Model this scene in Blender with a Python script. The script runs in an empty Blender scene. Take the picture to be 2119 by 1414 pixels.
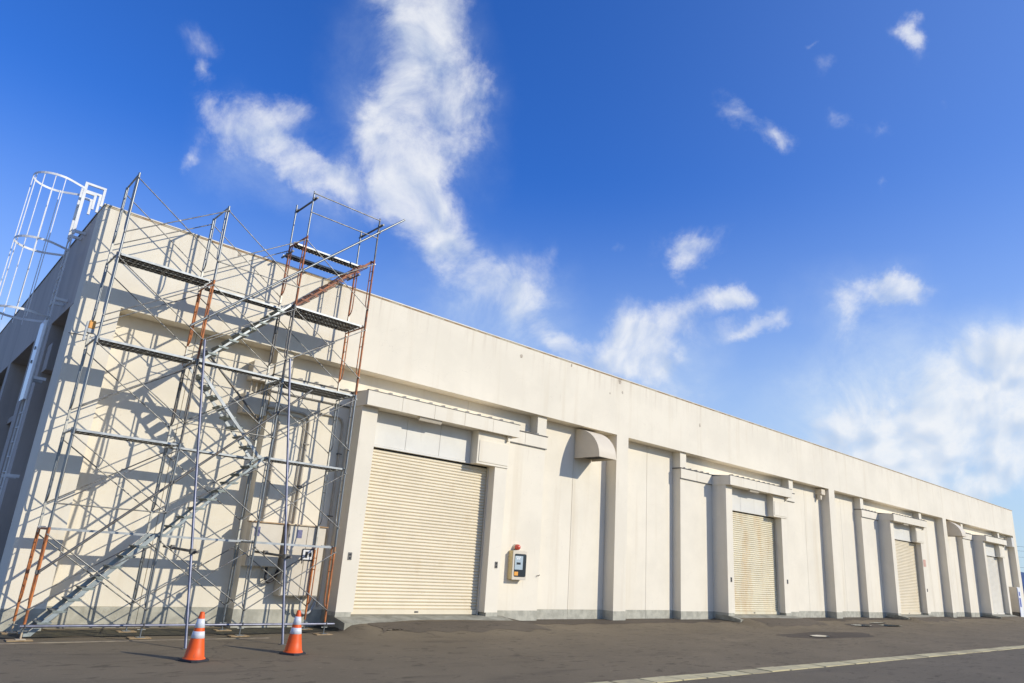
import bpy, math, random
from mathutils import Vector, Matrix, noise
random.seed(7)
S = bpy.context.scene
COL = S.collection
PI = math.pi

# ------------------------------------------------------------------ camera
cam_d = bpy.data.cameras.new('camera')
cam = bpy.data.objects.new('camera', cam_d)
COL.objects.link(cam)
S.camera = cam
cam_d.sensor_width = 36.0
cam_d.lens = 1437.6 * 36.0 / 2119.0
cam_d.clip_start = 0.1
cam_d.clip_end = 20000.0
cR = Vector((0.73405, -0.67575, 0.06732))
cU = Vector((-0.24824, -0.17475, 0.95280))
cF = Vector((0.63209, 0.71612, 0.29603))
cam.matrix_world = Matrix(((cR.x, cU.x, -cF.x, -2.2273),
                           (cR.y, cU.y, -cF.y, -15.6551),
                           (cR.z, cU.z, -cF.z, 1.7486),
                           (0, 0, 0, 1)))

# ------------------------------------------------------------------ sun and exposure
SUN_TO = Vector((0.60, -1.0, 0.60)).normalized()        # direction towards the sun
sun_el = math.asin(SUN_TO.z)
sun_az = math.atan2(SUN_TO.x, SUN_TO.y)                  # from +Y towards +X
sd = bpy.data.lights.new('sun', 'SUN')
sd.energy = 3.8
sd.angle = math.radians(0.53)
sd.color = (1.0, 0.935, 0.80)
sun = bpy.data.objects.new('sun', sd)
COL.objects.link(sun)
sun.rotation_euler = (-SUN_TO).to_track_quat('-Z', 'Y').to_euler()
S.view_settings.view_transform = 'Standard'
S.view_settings.look = 'None'
S.view_settings.exposure = 0.0
S.view_settings.gamma = 1.0
S.view_settings.use_curve_mapping = False
S.render.engine = 'CYCLES'
S.cycles.transparent_max_bounces = 16

# ------------------------------------------------------------------ world sky with clouds
W = bpy.data.worlds.new('World')
S.world = W
W.use_nodes = True
nt = W.node_tree
nt.nodes.clear()
L = nt.links
def N(t, **kw):
    n = nt.nodes.new(t)
    for k, v in kw.items():
        setattr(n, k, v)
    return n
def mth(op, a, b=None, clamp=False):
    n = N('ShaderNodeMath', operation=op, use_clamp=clamp)
    for i, v in enumerate((a, b)):
        if v is None: continue
        if isinstance(v, (int, float)): n.inputs[i].default_value = v
        else: L.new(v, n.inputs[i])
    return n.outputs[0]
w_out = N('ShaderNodeOutputWorld')
bg = N('ShaderNodeBackground')
L.new(bg.outputs[0], w_out.inputs[0])
bg.inputs[1].default_value = 0.13
sky = N('ShaderNodeTexSky', sky_type='NISHITA')
sky.sun_disc = False
sky.sun_elevation = sun_el
sky.sun_rotation = sun_az
sky.altitude = 0.0
sky.air_density = 1.0
sky.dust_density = 0.3
sky.ozone_density = 3.0
hsv = N('ShaderNodeHueSaturation')
hsv.inputs['Saturation'].default_value = 1.15
hsv.inputs['Value'].default_value = 1.0
L.new(sky.outputs[0], hsv.inputs['Color'])
tint = N('ShaderNodeMix', data_type='RGBA', blend_type='MULTIPLY')
tint.inputs[0].default_value = 1.0
tint.inputs[7].default_value = (0.50, 0.93, 1.66, 1.0)
L.new(hsv.outputs[0], tint.inputs[6])
tc = N('ShaderNodeTexCoord')
# a fixed chart of the sky: azimuth 41 degrees, height 25 degrees in its middle
A0, E0 = math.radians(41.4), math.radians(25.0)
n0 = Vector((math.sin(A0) * math.cos(E0), math.cos(A0) * math.cos(E0), math.sin(E0)))
e1 = Vector((math.cos(A0), -math.sin(A0), 0.0))
e2 = e1.cross(n0)
def dot_with(v):
    n = N('ShaderNodeVectorMath', operation='DOT_PRODUCT')
    L.new(tc.outputs['Generated'], n.inputs[0])
    n.inputs[1].default_value = v
    return n.outputs['Value']
dn = mth('MAXIMUM', dot_with(n0), 0.05)
cx_ = mth('DIVIDE', dot_with(e1), dn)
cy_ = mth('DIVIDE', dot_with(e2), dn)
comb = N('ShaderNodeCombineXYZ')
L.new(cx_, comb.inputs[0]); L.new(cy_, comb.inputs[1])
# cloud wisps bend: the chart is warped by noise before the cloud shapes are read
warp = N('ShaderNodeTexNoise')
warp.inputs['Scale'].default_value = 5.5
warp.inputs['Detail'].default_value = 8.0
warp.inputs['Roughness'].default_value = 0.6
L.new(comb.outputs[0], warp.inputs['Vector'])
wsub = N('ShaderNodeVectorMath', operation='SUBTRACT')
L.new(warp.outputs['Color'], wsub.inputs[0]); wsub.inputs[1].default_value = (0.5, 0.5, 0.5)
wsc = N('ShaderNodeVectorMath', operation='SCALE')
L.new(wsub.outputs[0], wsc.inputs[0]); wsc.inputs['Scale'].default_value = 0.15
wadd = N('ShaderNodeVectorMath', operation='ADD')
L.new(comb.outputs[0], wadd.inputs[0]); L.new(wsc.outputs[0], wadd.inputs[1])
flat = N('ShaderNodeVectorMath', operation='MULTIPLY')
L.new(wadd.outputs[0], flat.inputs[0]); flat.inputs[1].default_value = (1, 1, 0)
P_ = flat.outputs[0]
CLOUDS = []   # centre x, y in the chart, half length, half width, turn in degrees, strength
#CLOUDS_BEGIN
CLOUDS = [(-0.219, 0.319, 0.066, 0.04, -65.7, 0.5),
    (-0.15, 0.324, 0.081, 0.044, -86.9, 0.85),
    (-0.156, 0.249, 0.1, 0.067, -83.6, 0.82),
    (-0.159, 0.17, 0.103, 0.07, -83.5, 0.92),
    (-0.169, 0.103, 0.086, 0.058, -66.0, 1.0),
    (-0.142, 0.048, 0.078, 0.051, -56.6, 0.95),
    (-0.099, 0.007, 0.07, 0.041, -41.0, 0.7),
    (-0.039, -0.064, 0.099, 0.043, -25.7, 0.62),
    (0.026, -0.095, 0.076, 0.031, -47.3, 0.5),
    (-0.127, -0.046, 0.061, 0.031, -31.7, 0.4),
    (0.047, -0.006, 0.054, 0.024, -16.3, 0.48),
    (-0.007, -0.027, 0.075, 0.031, -14.3, 0.4),
    (0.069, -0.134, 0.036, 0.021, -65.1, 0.5800000000000001),
    (0.051, -0.061, 0.045, 0.024, -5.4, 0.48),
    (-0.073, 0.228, 0.039, 0.028, -33.7, 0.6),
    (-0.084, 0.162, 0.056, 0.034, -59.1, 0.6),
    (-0.335, 0.11, 0.071, 0.031, -34.1, 0.9),
    (-0.287, 0.077, 0.076, 0.029, -28.0, 0.95),
    (-0.266, 0.098, 0.062, 0.02, -51.0, 0.73),
    (-0.45, 0.155, 0.051, 0.024, -21.4, 0.6),
    (-0.403, 0.137, 0.064, 0.026, -21.3, 0.6),
    (-0.372, 0.167, 0.059, 0.022, -19.5, 0.6799999999999999),
    (-0.314, 0.169, 0.039, 0.021, -17.4, 0.6799999999999999),
    (-0.471, 0.109, 0.029, 0.016, -89.6, 0.6799999999999999),
    (-0.404, 0.104, 0.052, 0.026, -36.2, 0.35),
    (-0.261, -0.004, 0.035, 0.028, -60.7, 0.3),
    (-0.456, 0.234, 0.053, 0.028, -18.8, 0.5),
    (-0.471, 0.197, 0.019, 0.014, -41.5, 0.5800000000000001),
    (0.486, 0.321, 0.035, 0.016, -10.5, 0.6),
    (0.513, 0.315, 0.038, 0.018, -55.1, 0.6599999999999999),
    (0.428, 0.272, 0.035, 0.018, -4.8, 0.53),
    (0.392, 0.302, 0.012, 0.01, -16.6, 0.53),
    (0.281, 0.202, 0.041, 0.022, -10.7, 0.8300000000000001),
    (0.344, 0.185, 0.053, 0.018, -17.9, 0.9299999999999999),
    (0.433, 0.2, 0.035, 0.019, -10.4, 0.53),
    (0.505, 0.138, 0.028, 0.015, 24.5, 0.53),
    (0.571, 0.229, 0.026, 0.013, -0.2, 0.48),
    (0.493, 0.186, 0.039, 0.015, 1.6, 0.43),
    (0.254, 0.02, 0.082, 0.036, 7.0, 0.75),
    (0.251, -0.001, 0.042, 0.024, -12.4, 0.6799999999999999),
    (0.136, 0.007, 0.028, 0.014, 4.0, 0.48),
    (0.199, -0.109, 0.085, 0.046, 1.5, 1.05),
    (0.194, -0.136, 0.063, 0.032, -2.3, 0.9),
    (0.278, -0.066, 0.075, 0.029, 17.2, 0.8),
    (0.325, -0.063, 0.027, 0.017, -17.5, 0.6799999999999999),
    (0.32, -0.112, 0.045, 0.015, 17.0, 0.8799999999999999),
    (0.375, -0.084, 0.045, 0.016, 25.2, 0.9299999999999999),
    (0.246, -0.187, 0.082, 0.037, -16.6, 0.6),
    (0.118, -0.164, 0.059, 0.027, -12.5, 1.18),
    (0.523, -0.023, 0.056, 0.032, -0.0, 1.1),
    (0.565, -0.014, 0.047, 0.021, 5.6, 1.08),
    (0.456, -0.026, 0.043, 0.024, 14.5, 0.73),
    (0.491, -0.079, 0.044, 0.026, -66.0, 0.5800000000000001),
    (0.575, -0.173, 0.242, 0.067, 14.7, 0.55),
    (0.68, -0.249, 0.227, 0.085, 13.1, 0.5),
    (0.697, -0.132, 0.147, 0.042, 15.9, 0.4),
    (0.705, -0.096, 0.104, 0.042, 17.1, 0.5),
    (0.626, -0.224, 0.177, 0.044, 8.9, 0.75),
    (0.602, -0.214, 0.03, 0.027, -44.4, 0.85),
    (0.666, -0.203, 0.034, 0.03, -33.5, 0.95),
    (0.726, -0.176, 0.042, 0.028, 18.9, 0.6),
    (0.508, -0.241, 0.047, 0.026, -0.7, 0.6),
    (0.554, -0.212, 0.025, 0.02, -22.3, 0.6799999999999999),
    (0.672, -0.268, 0.138, 0.043, 8.6, 0.7),
    (0.722, -0.296, 0.041, 0.025, -30.8, 0.8799999999999999),
    (0.671, -0.277, 0.041, 0.025, -16.5, 0.6799999999999999),
    (0.881, -0.176, 0.18, 0.105, 32.8, 1.0),
    (-0.757, -0.073, 0.087, 0.028, 17.6, 0.3),
    (-0.75, -0.175, 0.056, 0.028, 26.4, 0.7),
    (-0.21, 0.472, 0.235, 0.103, -9.3, 0.7),
    (0.403, 0.483, 0.236, 0.071, -6.7, 0.6),
    (1.065, 0.116, 0.218, 0.107, -13.5, 0.7),
    (-0.941, 0.11, 0.154, 0.082, -23.1, 0.7)]
#CLOUDS_END
acc = None
ncl = 0
for (ax, ay, rl, rw, ang, st) in CLOUDS:
    mp = N('ShaderNodeMapping', vector_type='TEXTURE')
    mp.inputs['Location'].default_value = (ax, ay, 0)
    mp.inputs['Rotation'].default_value = (0, 0, math.radians(ang))
    mp.inputs['Scale'].default_value = (rl * 1.2, rw * 1.65, 1)
    L.new(P_, mp.inputs['Vector'])
    ln = N('ShaderNodeVectorMath', operation='LENGTH')
    L.new(mp.outputs[0], ln.inputs[0])
    v = mth('MULTIPLY', mth('SUBTRACT', 1.0, ln.outputs['Value'], True), st)
    acc = v if acc is None else mth('ADD', acc, v)
    ncl += 1
    if ncl % 6 == 0:      # chains the groups so that few values are held at once; the position itself is unchanged
        z0_ = mth('MULTIPLY', acc, 1e-7)
        zc = N('ShaderNodeCombineXYZ'); L.new(z0_, zc.inputs[0])
        pa = N('ShaderNodeVectorMath', operation='ADD')
        L.new(P_, pa.inputs[0]); L.new(zc.outputs[0], pa.inputs[1])
        P_ = pa.outputs[0]
acc = mth('MINIMUM', acc, 1.0)
fb = N('ShaderNodeTexNoise')
fb.inputs['Scale'].default_value = 9.0
fb.inputs['Detail'].default_value = 9.0
fb.inputs['Roughness'].default_value = 0.68
fb.inputs['Distortion'].default_value = 0.35
L.new(comb.outputs[0], fb.inputs['Vector'])
# density = shape + noise, thin at the edges
dens = mth('SUBTRACT', mth('ADD', mth('MULTIPLY', acc, 1.15), mth('MULTIPLY', fb.outputs['Fac'], 2.35)), 1.45)
dens = mth('MULTIPLY', dens, mth('MULTIPLY', acc, 3.0, True))
ss = N('ShaderNodeMapRange', interpolation_type='SMOOTHSTEP')
L.new(dens, ss.inputs[0])
ss.inputs[1].default_value = -0.02; ss.inputs[2].default_value = 1.35
ss.inputs[3].default_value = 0.0; ss.inputs[4].default_value = 1.0
# thin high haze low in the sky
sep = N('ShaderNodeSeparateXYZ')
L.new(tc.outputs['Generated'], sep.inputs[0])
hz = N('ShaderNodeMapRange', interpolation_type='SMOOTHSTEP')
L.new(sep.outputs['Z'], hz.inputs[0])
hz.inputs[1].default_value = -0.02; hz.inputs[2].default_value = 0.52
hz.inputs[3].default_value = 0.85; hz.inputs[4].default_value = 0.0
hmix = N('ShaderNodeMix', data_type='RGBA')
hz2 = N('ShaderNodeMapRange', interpolation_type='SMOOTHSTEP')     # paler towards the sun's side
L.new(dot_with(Vector((SUN_TO.x, SUN_TO.y, 0.0)).normalized()), hz2.inputs[0])
hz2.inputs[1].default_value = -0.30; hz2.inputs[2].default_value = 1.0
hz2.inputs[3].default_value = 0.0; hz2.inputs[4].default_value = 0.26
L.new(mth('MAXIMUM', mth('ADD', hz.outputs[0], mth('MULTIPLY', hz2.outputs[0], mth('SUBTRACT', 1.0, hz.outputs[0]))), 0.0), hmix.inputs[0])
L.new(tint.outputs[2], hmix.inputs[6])
hmix.inputs[7].default_value = (4.35, 5.45, 6.2, 1.0)
# thin veils of high cloud
veil = None
for (ax, ay, rl, rw, ang, st) in [(0.702, -0.175, 0.448, 0.133, 10.7, 0.62), (-0.027, -0.085, 0.19, 0.091, -25.3, 0.3), (-0.339, 0.092, 0.174, 0.075, -19.8, 0.22), (-0.16, 0.194, 0.244, 0.114, -79.7, 0.22), (0.225, -0.158, 0.138, 0.077, -24.0, 0.25), (0.509, -0.046, 0.146, 0.076, -1.6, 0.2)]:
    mp = N('ShaderNodeMapping', vector_type='TEXTURE')
    mp.inputs['Location'].default_value = (ax, ay, 0)
    mp.inputs['Rotation'].default_value = (0, 0, math.radians(ang))
    mp.inputs['Scale'].default_value = (rl, rw * 1.3, 1)
    L.new(P_, mp.inputs['Vector'])
    ln = N('ShaderNodeVectorMath', operation='LENGTH')
    L.new(mp.outputs[0], ln.inputs[0])
    v = N('ShaderNodeMapRange', interpolation_type='SMOOTHSTEP')
    L.new(ln.outputs['Value'], v.inputs[0])
    v.inputs[1].default_value = 0.15; v.inputs[2].default_value = 1.0
    v.inputs[3].default_value = st; v.inputs[4].default_value = 0.0
    veil = v.outputs[0] if veil is None else mth('ADD', veil, v.outputs[0])
veil = mth('MULTIPLY', veil, mth('MULTIPLY', mth('SUBTRACT', fb.outputs['Fac'], 0.22, True), 3.4), True)
vm = N('ShaderNodeMix', data_type='RGBA')
L.new(veil, vm.inputs[0])
L.new(hmix.outputs[2], vm.inputs[6])
vm.inputs[7].default_value = (5.3, 6.2, 7.2, 1.0)
# cloud colour: lit and shaded sides painted in from noise relief
cc = N('ShaderNodeMix', data_type='RGBA')
sh = N('ShaderNodeMapRange')
off = N('ShaderNodeVectorMath', operation='ADD')                  # relief: compare the noise a little towards the sun
L.new(comb.outputs[0], off.inputs[0]); off.inputs[1].default_value = (0.014, 0.020, 0.0)
fb2 = N('ShaderNodeTexNoise')
fb2.inputs['Scale'].default_value = 9.0; fb2.inputs['Detail'].default_value = 2.5
fb2.inputs['Roughness'].default_value = 0.6; fb2.inputs['Distortion'].default_value = 0.35
fb3 = N('ShaderNodeTexNoise')
fb3.inputs['Scale'].default_value = 9.0; fb3.inputs['Detail'].default_value = 2.5
fb3.inputs['Roughness'].default_value = 0.6; fb3.inputs['Distortion'].default_value = 0.35
L.new(off.outputs[0], fb2.inputs['Vector']); L.new(comb.outputs[0], fb3.inputs['Vector'])
L.new(mth('SUBTRACT', fb3.outputs['Fac'], fb2.outputs['Fac']), sh.inputs[0])
sh.inputs[1].default_value = -0.16; sh.inputs[2].default_value = 0.05
L.new(sh.outputs[0], cc.inputs[0])
cc.inputs[6].default_value = (4.3, 5.0, 6.2, 1.0)
cc.inputs[7].default_value = (6.9, 7.05, 7.3, 1.0)
cm = N('ShaderNodeMix', data_type='RGBA')
L.new(mth('MULTIPLY', mth('MULTIPLY', ss.outputs[0], 0.90), mth('MULTIPLY', mth('SUBTRACT', acc, 0.03, True), 1.7, True)), cm.inputs[0])
L.new(vm.outputs[2], cm.inputs[6])
L.new(cc.outputs[2], cm.inputs[7])
L.new(cm.outputs[2], bg.inputs[0])

# ------------------------------------------------------------------ materials
def mat(name, col, rough=0.8, metal=0.0, var=0.0, vscale=1.0, col2=None, bump=0.0, bscale=40.0,
        streak=0.0, stretch=(1, 1, 1), spec=0.5, fac=(0.4, 0.6)):
    m = bpy.data.materials.new(name)
    m.use_nodes = True
    t = m.node_tree
    b = t.nodes['Principled BSDF']
    b.inputs['Roughness'].default_value = rough
    b.inputs['Metallic'].default_value = metal
    b.inputs['Specular IOR Level'].default_value = spec
    c1 = tuple(col) + (1,)
    if col2 is None:
        col2 = tuple(c * (1 - var) for c in col)
    if var > 0 or col2 != tuple(col):
        g = t.nodes.new('ShaderNodeNewGeometry')
        mp = t.nodes.new('ShaderNodeMapping')
        mp.inputs['Scale'].default_value = stretch
        t.links.new(g.outputs['Position'], mp.inputs[0])
        n = t.nodes.new('ShaderNodeTexNoise')
        n.inputs['Scale'].default_value = vscale
        n.inputs['Detail'].default_value = 6
        n.inputs['Roughness'].default_value = 0.65
        t.links.new(mp.outputs[0], n.inputs['Vector'])
        r = t.nodes.new('ShaderNodeMapRange')
        r.inputs[1].default_value, r.inputs[2].default_value = fac
        t.links.new(n.outputs['Fac'], r.inputs[0])
        x = t.nodes.new('ShaderNodeMix'); x.data_type = 'RGBA'
        t.links.new(r.outputs[0], x.inputs[0])
        x.inputs[6].default_value = c1
        x.inputs[7].default_value = tuple(col2) + (1,)
        t.links.new(x.outputs[2], b.inputs['Base Color'])
        m['_mix'] = 1
    else:
        b.inputs['Base Color'].default_value = c1
    if bump > 0:
        g = t.nodes.new('ShaderNodeNewGeometry')
        n = t.nodes.new('ShaderNodeTexNoise')
        n.inputs['Scale'].default_value = bscale
        n.inputs['Detail'].default_value = 4
        t.links.new(g.outputs['Position'], n.inputs['Vector'])
        bp = t.nodes.new('ShaderNodeBump')
        bp.inputs['Strength'].default_value = bump
        bp.inputs['Distance'].default_value = 0.01
        t.links.new(n.outputs['Fac'], bp.inputs['Height'])
        t.links.new(bp.outputs[0], b.inputs['Normal'])
    return m

def layer(m, col, vscale, fac, stretch=(1, 1, 1), amount=1.0, zmask=None, seed=0.0, detail=6):
    """another noise layer (dirt, stain, streak) over a material's base colour"""
    t = m.node_tree
    b = t.nodes['Principled BSDF']
    x = t.nodes.new('ShaderNodeMix'); x.data_type = 'RGBA'
    if b.inputs['Base Color'].is_linked:
        t.links.new(b.inputs['Base Color'].links[0].from_socket, x.inputs[6])
    else:
        x.inputs[6].default_value = b.inputs['Base Color'].default_value
    x.inputs[7].default_value = tuple(col) + (1,)
    g = t.nodes.new('ShaderNodeNewGeometry')
    mp = t.nodes.new('ShaderNodeMapping')
    mp.inputs['Location'].default_value = (seed, seed * 1.7, seed * 0.3)
    mp.inputs['Scale'].default_value = stretch
    t.links.new(g.outputs['Position'], mp.inputs[0])
    n = t.nodes.new('ShaderNodeTexNoise')
    n.inputs['Scale'].default_value = vscale
    n.inputs['Detail'].default_value = detail
    n.inputs['Roughness'].default_value = 0.6
    t.links.new(mp.outputs[0], n.inputs['Vector'])
    r = t.nodes.new('ShaderNodeMapRange')
    r.inputs[1].default_value, r.inputs[2].default_value = fac
    r.inputs[4].default_value = amount
    t.links.new(n.outputs['Fac'], r.inputs[0])
    out = r.outputs[0]
    if zmask:
        s = t.nodes.new('ShaderNodeSeparateXYZ')
        t.links.new(g.outputs['Position'], s.inputs[0])
        r2 = t.nodes.new('ShaderNodeMapRange')
        r2.interpolation_type = 'SMOOTHSTEP'
        r2.inputs[1].default_value, r2.inputs[2].default_value = zmask
        t.links.new(s.outputs['Z'], r2.inputs[0])
        mm = t.nodes.new('ShaderNodeMath'); mm.operation = 'MULTIPLY'
        t.links.new(out, mm.inputs[0]); t.links.new(r2.outputs[0], mm.inputs[1])
        out = mm.outputs[0]
    t.links.new(out, x.inputs[0])
    t.links.new(x.outputs[2], b.inputs['Base Color'])

M = {}
WALL = (0.81, 0.735, 0.59)
def wall_mat(name, k=1.0):
    m = mat(name, tuple(c * k for c in WALL), 0.75, var=0.07, vscale=0.5, bump=0.25, bscale=60, spec=0.3)
    layer(m, (0.69 * k, 0.60 * k, 0.45 * k), 1.3, (0.55, 0.75), (1.6, 1.6, 0.10), 0.75, seed=3.1)
    layer(m, (0.58 * k, 0.49 * k, 0.37 * k), 3.0, (0.66, 0.80), (1.5, 1.5, 0.25), 0.5, seed=9.4)
    layer(m, (0.42, 0.36, 0.28), 14.0, (0.70, 0.78), (1, 1, 0.5), 0.5, seed=5.0)
    return m
M['wall'] = wall_mat('painted_render')
M['fascia'] = wall_mat('painted_fascia', 1.0)
layer(M['fascia'], (0.52, 0.43, 0.32), 2.6, (0.52, 0.70), (2.2, 2.2, 0.10), 0.42, zmask=(7.2, 8.25), seed=13)
M['plinth'] = mat('grey_plinth', (0.49, 0.465, 0.37), 0.85, var=0.25, vscale=4, bump=0.5, bscale=50)
layer(M['plinth'], (0.22, 0.21, 0.17), 3.0, (0.55, 0.75), (2, 2, 0.6), 0.6, seed=2)
M['panel'] = mat('white_lintel_panel', (0.72, 0.69, 0.61), 0.6, var=0.06, vscale=1.5, bump=0.1)
layer(M['panel'], (0.50, 0.44, 0.33), 4.0, (0.62, 0.8), (1, 1, 0.3), 0.4, seed=6)
M['shutter'] = mat('cream_shutter', (0.77, 0.67, 0.485), 0.45, var=0.06, vscale=1.2, bump=0.05)
layer(M['shutter'], (0.40, 0.32, 0.22), 9.0, (0.68, 0.76), (0.5, 1, 3), 0.5, seed=19)
layer(M['shutter'], (0.55, 0.42, 0.24), 2.2, (0.58, 0.82), (1, 1, 0.6), 0.35, seed=8)
M['shutter_old'] = mat('stained_shutter', (0.74, 0.66, 0.47), 0.5, var=0.1, vscale=1.2)
layer(M['shutter_old'], (0.62, 0.38, 0.13), 0.9, (0.50, 0.72), (1, 1, 0.35), 0.7, seed=4.2)
M['shutter_pale'] = mat('pale_shutter', (0.76, 0.71, 0.60), 0.5, var=0.06, vscale=1.2)
M['flake'] = mat('bare_render', (0.56, 0.48, 0.37), 0.9, col2=(0.30, 0.25, 0.19), vscale=18, fac=(0.45, 0.6))
M['gap'] = mat('dark_gap', (0.03, 0.028, 0.025), 0.9)
M['rust_edge'] = mat('rusty_trim', (0.46, 0.30, 0.15), 0.8, col2=(0.34, 0.20, 0.10), vscale=6, fac=(0.35, 0.65))
layer(M['rust_edge'], (0.62, 0.55, 0.40), 2.5, (0.45, 0.6), (1, 1, 1), 0.8, seed=3)
M['cap'] = mat('cream_flashing', (0.70, 0.64, 0.52), 0.5, var=0.15, vscale=4)
M['galv'] = mat('galvanised_steel', (0.25, 0.27, 0.275), 0.42, 0.75, col2=(0.22, 0.225, 0.22), vscale=7, fac=(0.35, 0.65))
layer(M['galv'], (0.24, 0.20, 0.14), 12, (0.58, 0.72), (1, 1, 0.5), 0.7, seed=1)
M['galv_dark'] = mat('weathered_steel', (0.20, 0.195, 0.18), 0.55, 0.6, col2=(0.12, 0.11, 0.10), vscale=9, fac=(0.35, 0.65))
layer(M['galv_dark'], (0.20, 0.11, 0.05), 9, (0.58, 0.7), (1, 1, 0.4), 0.6, seed=5)
M['galv_new'] = mat('bright_steel_pipe', (0.22, 0.225, 0.28), 0.45, 0.7, var=0.3, vscale=4)
M['orange'] = mat('orange_rusty_paint', (0.60, 0.20, 0.05), 0.6, 0.0, col2=(0.28, 0.09, 0.03), vscale=7, fac=(0.40, 0.62), bump=0.4)
layer(M['orange'], (0.16, 0.09, 0.05), 10, (0.58, 0.68), (1, 1, 0.5), 0.8, seed=7)
layer(M['orange'], (0.50, 0.36, 0.20), 6, (0.60, 0.70), (1, 1, 0.5), 0.5, seed=11)
M['red_rust'] = mat('dark_red_paint', (0.42, 0.14, 0.05), 0.65, 0.0, col2=(0.17, 0.07, 0.04), vscale=8, fac=(0.42, 0.6), bump=0.4)
M['deck'] = mat('perforated_deck_steel', (0.20, 0.20, 0.19), 0.5, 0.6, var=0.3, vscale=5)
M['rail_white'] = mat('pale_zinc_rail', (0.42, 0.44, 0.44), 0.5, 0.4, var=0.25, vscale=6)
M['lock'] = mat('pale_zinc_strap', (0.58, 0.55, 0.46), 0.5, 0.3, var=0.3, vscale=9)
M['brace'] = mat('thin_brace_zinc', (0.30, 0.30, 0.285), 0.45, 0.7, col2=(0.17, 0.16, 0.14), vscale=9, fac=(0.40, 0.6))
M['alu'] = mat('stair_aluminium', (0.36, 0.40, 0.39), 0.55, 0.3, var=0.25, vscale=5)
M['tread'] = mat('grey_green_tread', (0.26, 0.29, 0.26), 0.55, 0.3, var=0.25, vscale=8)
M['ladder'] = mat('white_ladder_paint', (0.78, 0.78, 0.76), 0.5, var=0.12, vscale=5)
M['sheet_white'] = mat('white_guard_sheet', (0.88, 0.88, 0.88), 0.25, spec=0.9)
M['wood'] = mat('raw_board', (0.42, 0.30, 0.16), 0.85, col2=(0.26, 0.17, 0.08), vscale=14, stretch=(1, 6, 1), bump=0.3)
M['cone'] = mat('orange_cone_plastic', (0.86, 0.105, 0.004), 0.5, var=0.08, vscale=5)
layer(M['cone'], (0.30, 0.11, 0.06), 14, (0.58, 0.72), (1, 1, 0.6), 0.6, seed=2)
M['band'] = mat('white_reflective_band', (0.72, 0.72, 0.74), 0.35, var=0.1, vscale=12)
M['rubber'] = mat('black_rubber', (0.030, 0.030, 0.034), 0.7)
M['box_beige'] = mat('beige_cabinet', (0.66, 0.585, 0.46), 0.5, var=0.07, vscale=3)
layer(M['box_beige'], (0.35, 0.20, 0.10), 5, (0.66, 0.78), (1, 1, 0.5), 0.6, seed=4)
M['meter_side'] = mat('yellowed_cabinet', (0.62, 0.50, 0.27), 0.5, var=0.08, vscale=4)
M['black'] = mat('black_plastic', (0.02, 0.022, 0.025), 0.35)
M['glass_dark'] = mat('dark_window', (0.03, 0.04, 0.045), 0.08, spec=0.6)
M['meter_face'] = mat('grey_blue_meter_face', (0.42, 0.50, 0.53), 0.4, var=0.1, vscale=30)
M['white'] = mat('white_print', (0.78, 0.78, 0.76), 0.5)
M['amber'] = mat('orange_amber_plastic', (0.80, 0.36, 0.06), 0.4)
M['red_lamp'] = mat('faded_red_lamp', (0.62, 0.10, 0.06), 0.25)
M['conduit'] = mat('painted_conduit', (0.54, 0.48, 0.38), 0.6, var=0.15, vscale=5)
M['hose'] = mat('grey_flexible_conduit', (0.42, 0.43, 0.43), 0.55, var=0.15, vscale=20)
M['blueprint'] = mat('blue_print', (0.06, 0.09, 0.40), 0.5)
M['pink'] = mat('faded_pink_notice', (0.62, 0.36, 0.27), 0.7, var=0.1, vscale=8)
M['purple'] = mat('violet_grey_notice', (0.18, 0.18, 0.30), 0.6, var=0.3, vscale=20)
M['hood'] = mat('cream_sheet_hood', (0.68, 0.59, 0.45), 0.55, var=0.05, vscale=2)
M['slab'] = mat('old_concrete_slab', (0.36, 0.34, 0.26), 0.9, col2=(0.20, 0.19, 0.14), vscale=2.2, fac=(0.4, 0.65), bump=0.7, bscale=45)
M['kerbstone'] = mat('kerb_concrete', (0.62, 0.53, 0.29), 0.9, col2=(0.48, 0.41, 0.24), vscale=3, fac=(0.4, 0.65), bump=0.6, bscale=60)
M['kerbstone_dark'] = mat('kerb_concrete_dirty', (0.50, 0.42, 0.23), 0.9, col2=(0.36, 0.30, 0.18), vscale=4, fac=(0.4, 0.65), bump=0.6, bscale=60)
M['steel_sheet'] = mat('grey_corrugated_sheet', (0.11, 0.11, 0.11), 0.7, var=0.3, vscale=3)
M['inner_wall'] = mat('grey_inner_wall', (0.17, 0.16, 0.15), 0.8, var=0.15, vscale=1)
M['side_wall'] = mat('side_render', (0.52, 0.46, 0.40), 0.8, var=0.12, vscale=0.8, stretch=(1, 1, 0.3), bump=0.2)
layer(M['side_wall'], (0.33, 0.28, 0.24), 1.5, (0.5, 0.75), (2, 2, 0.15), 0.5, seed=7)

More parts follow.
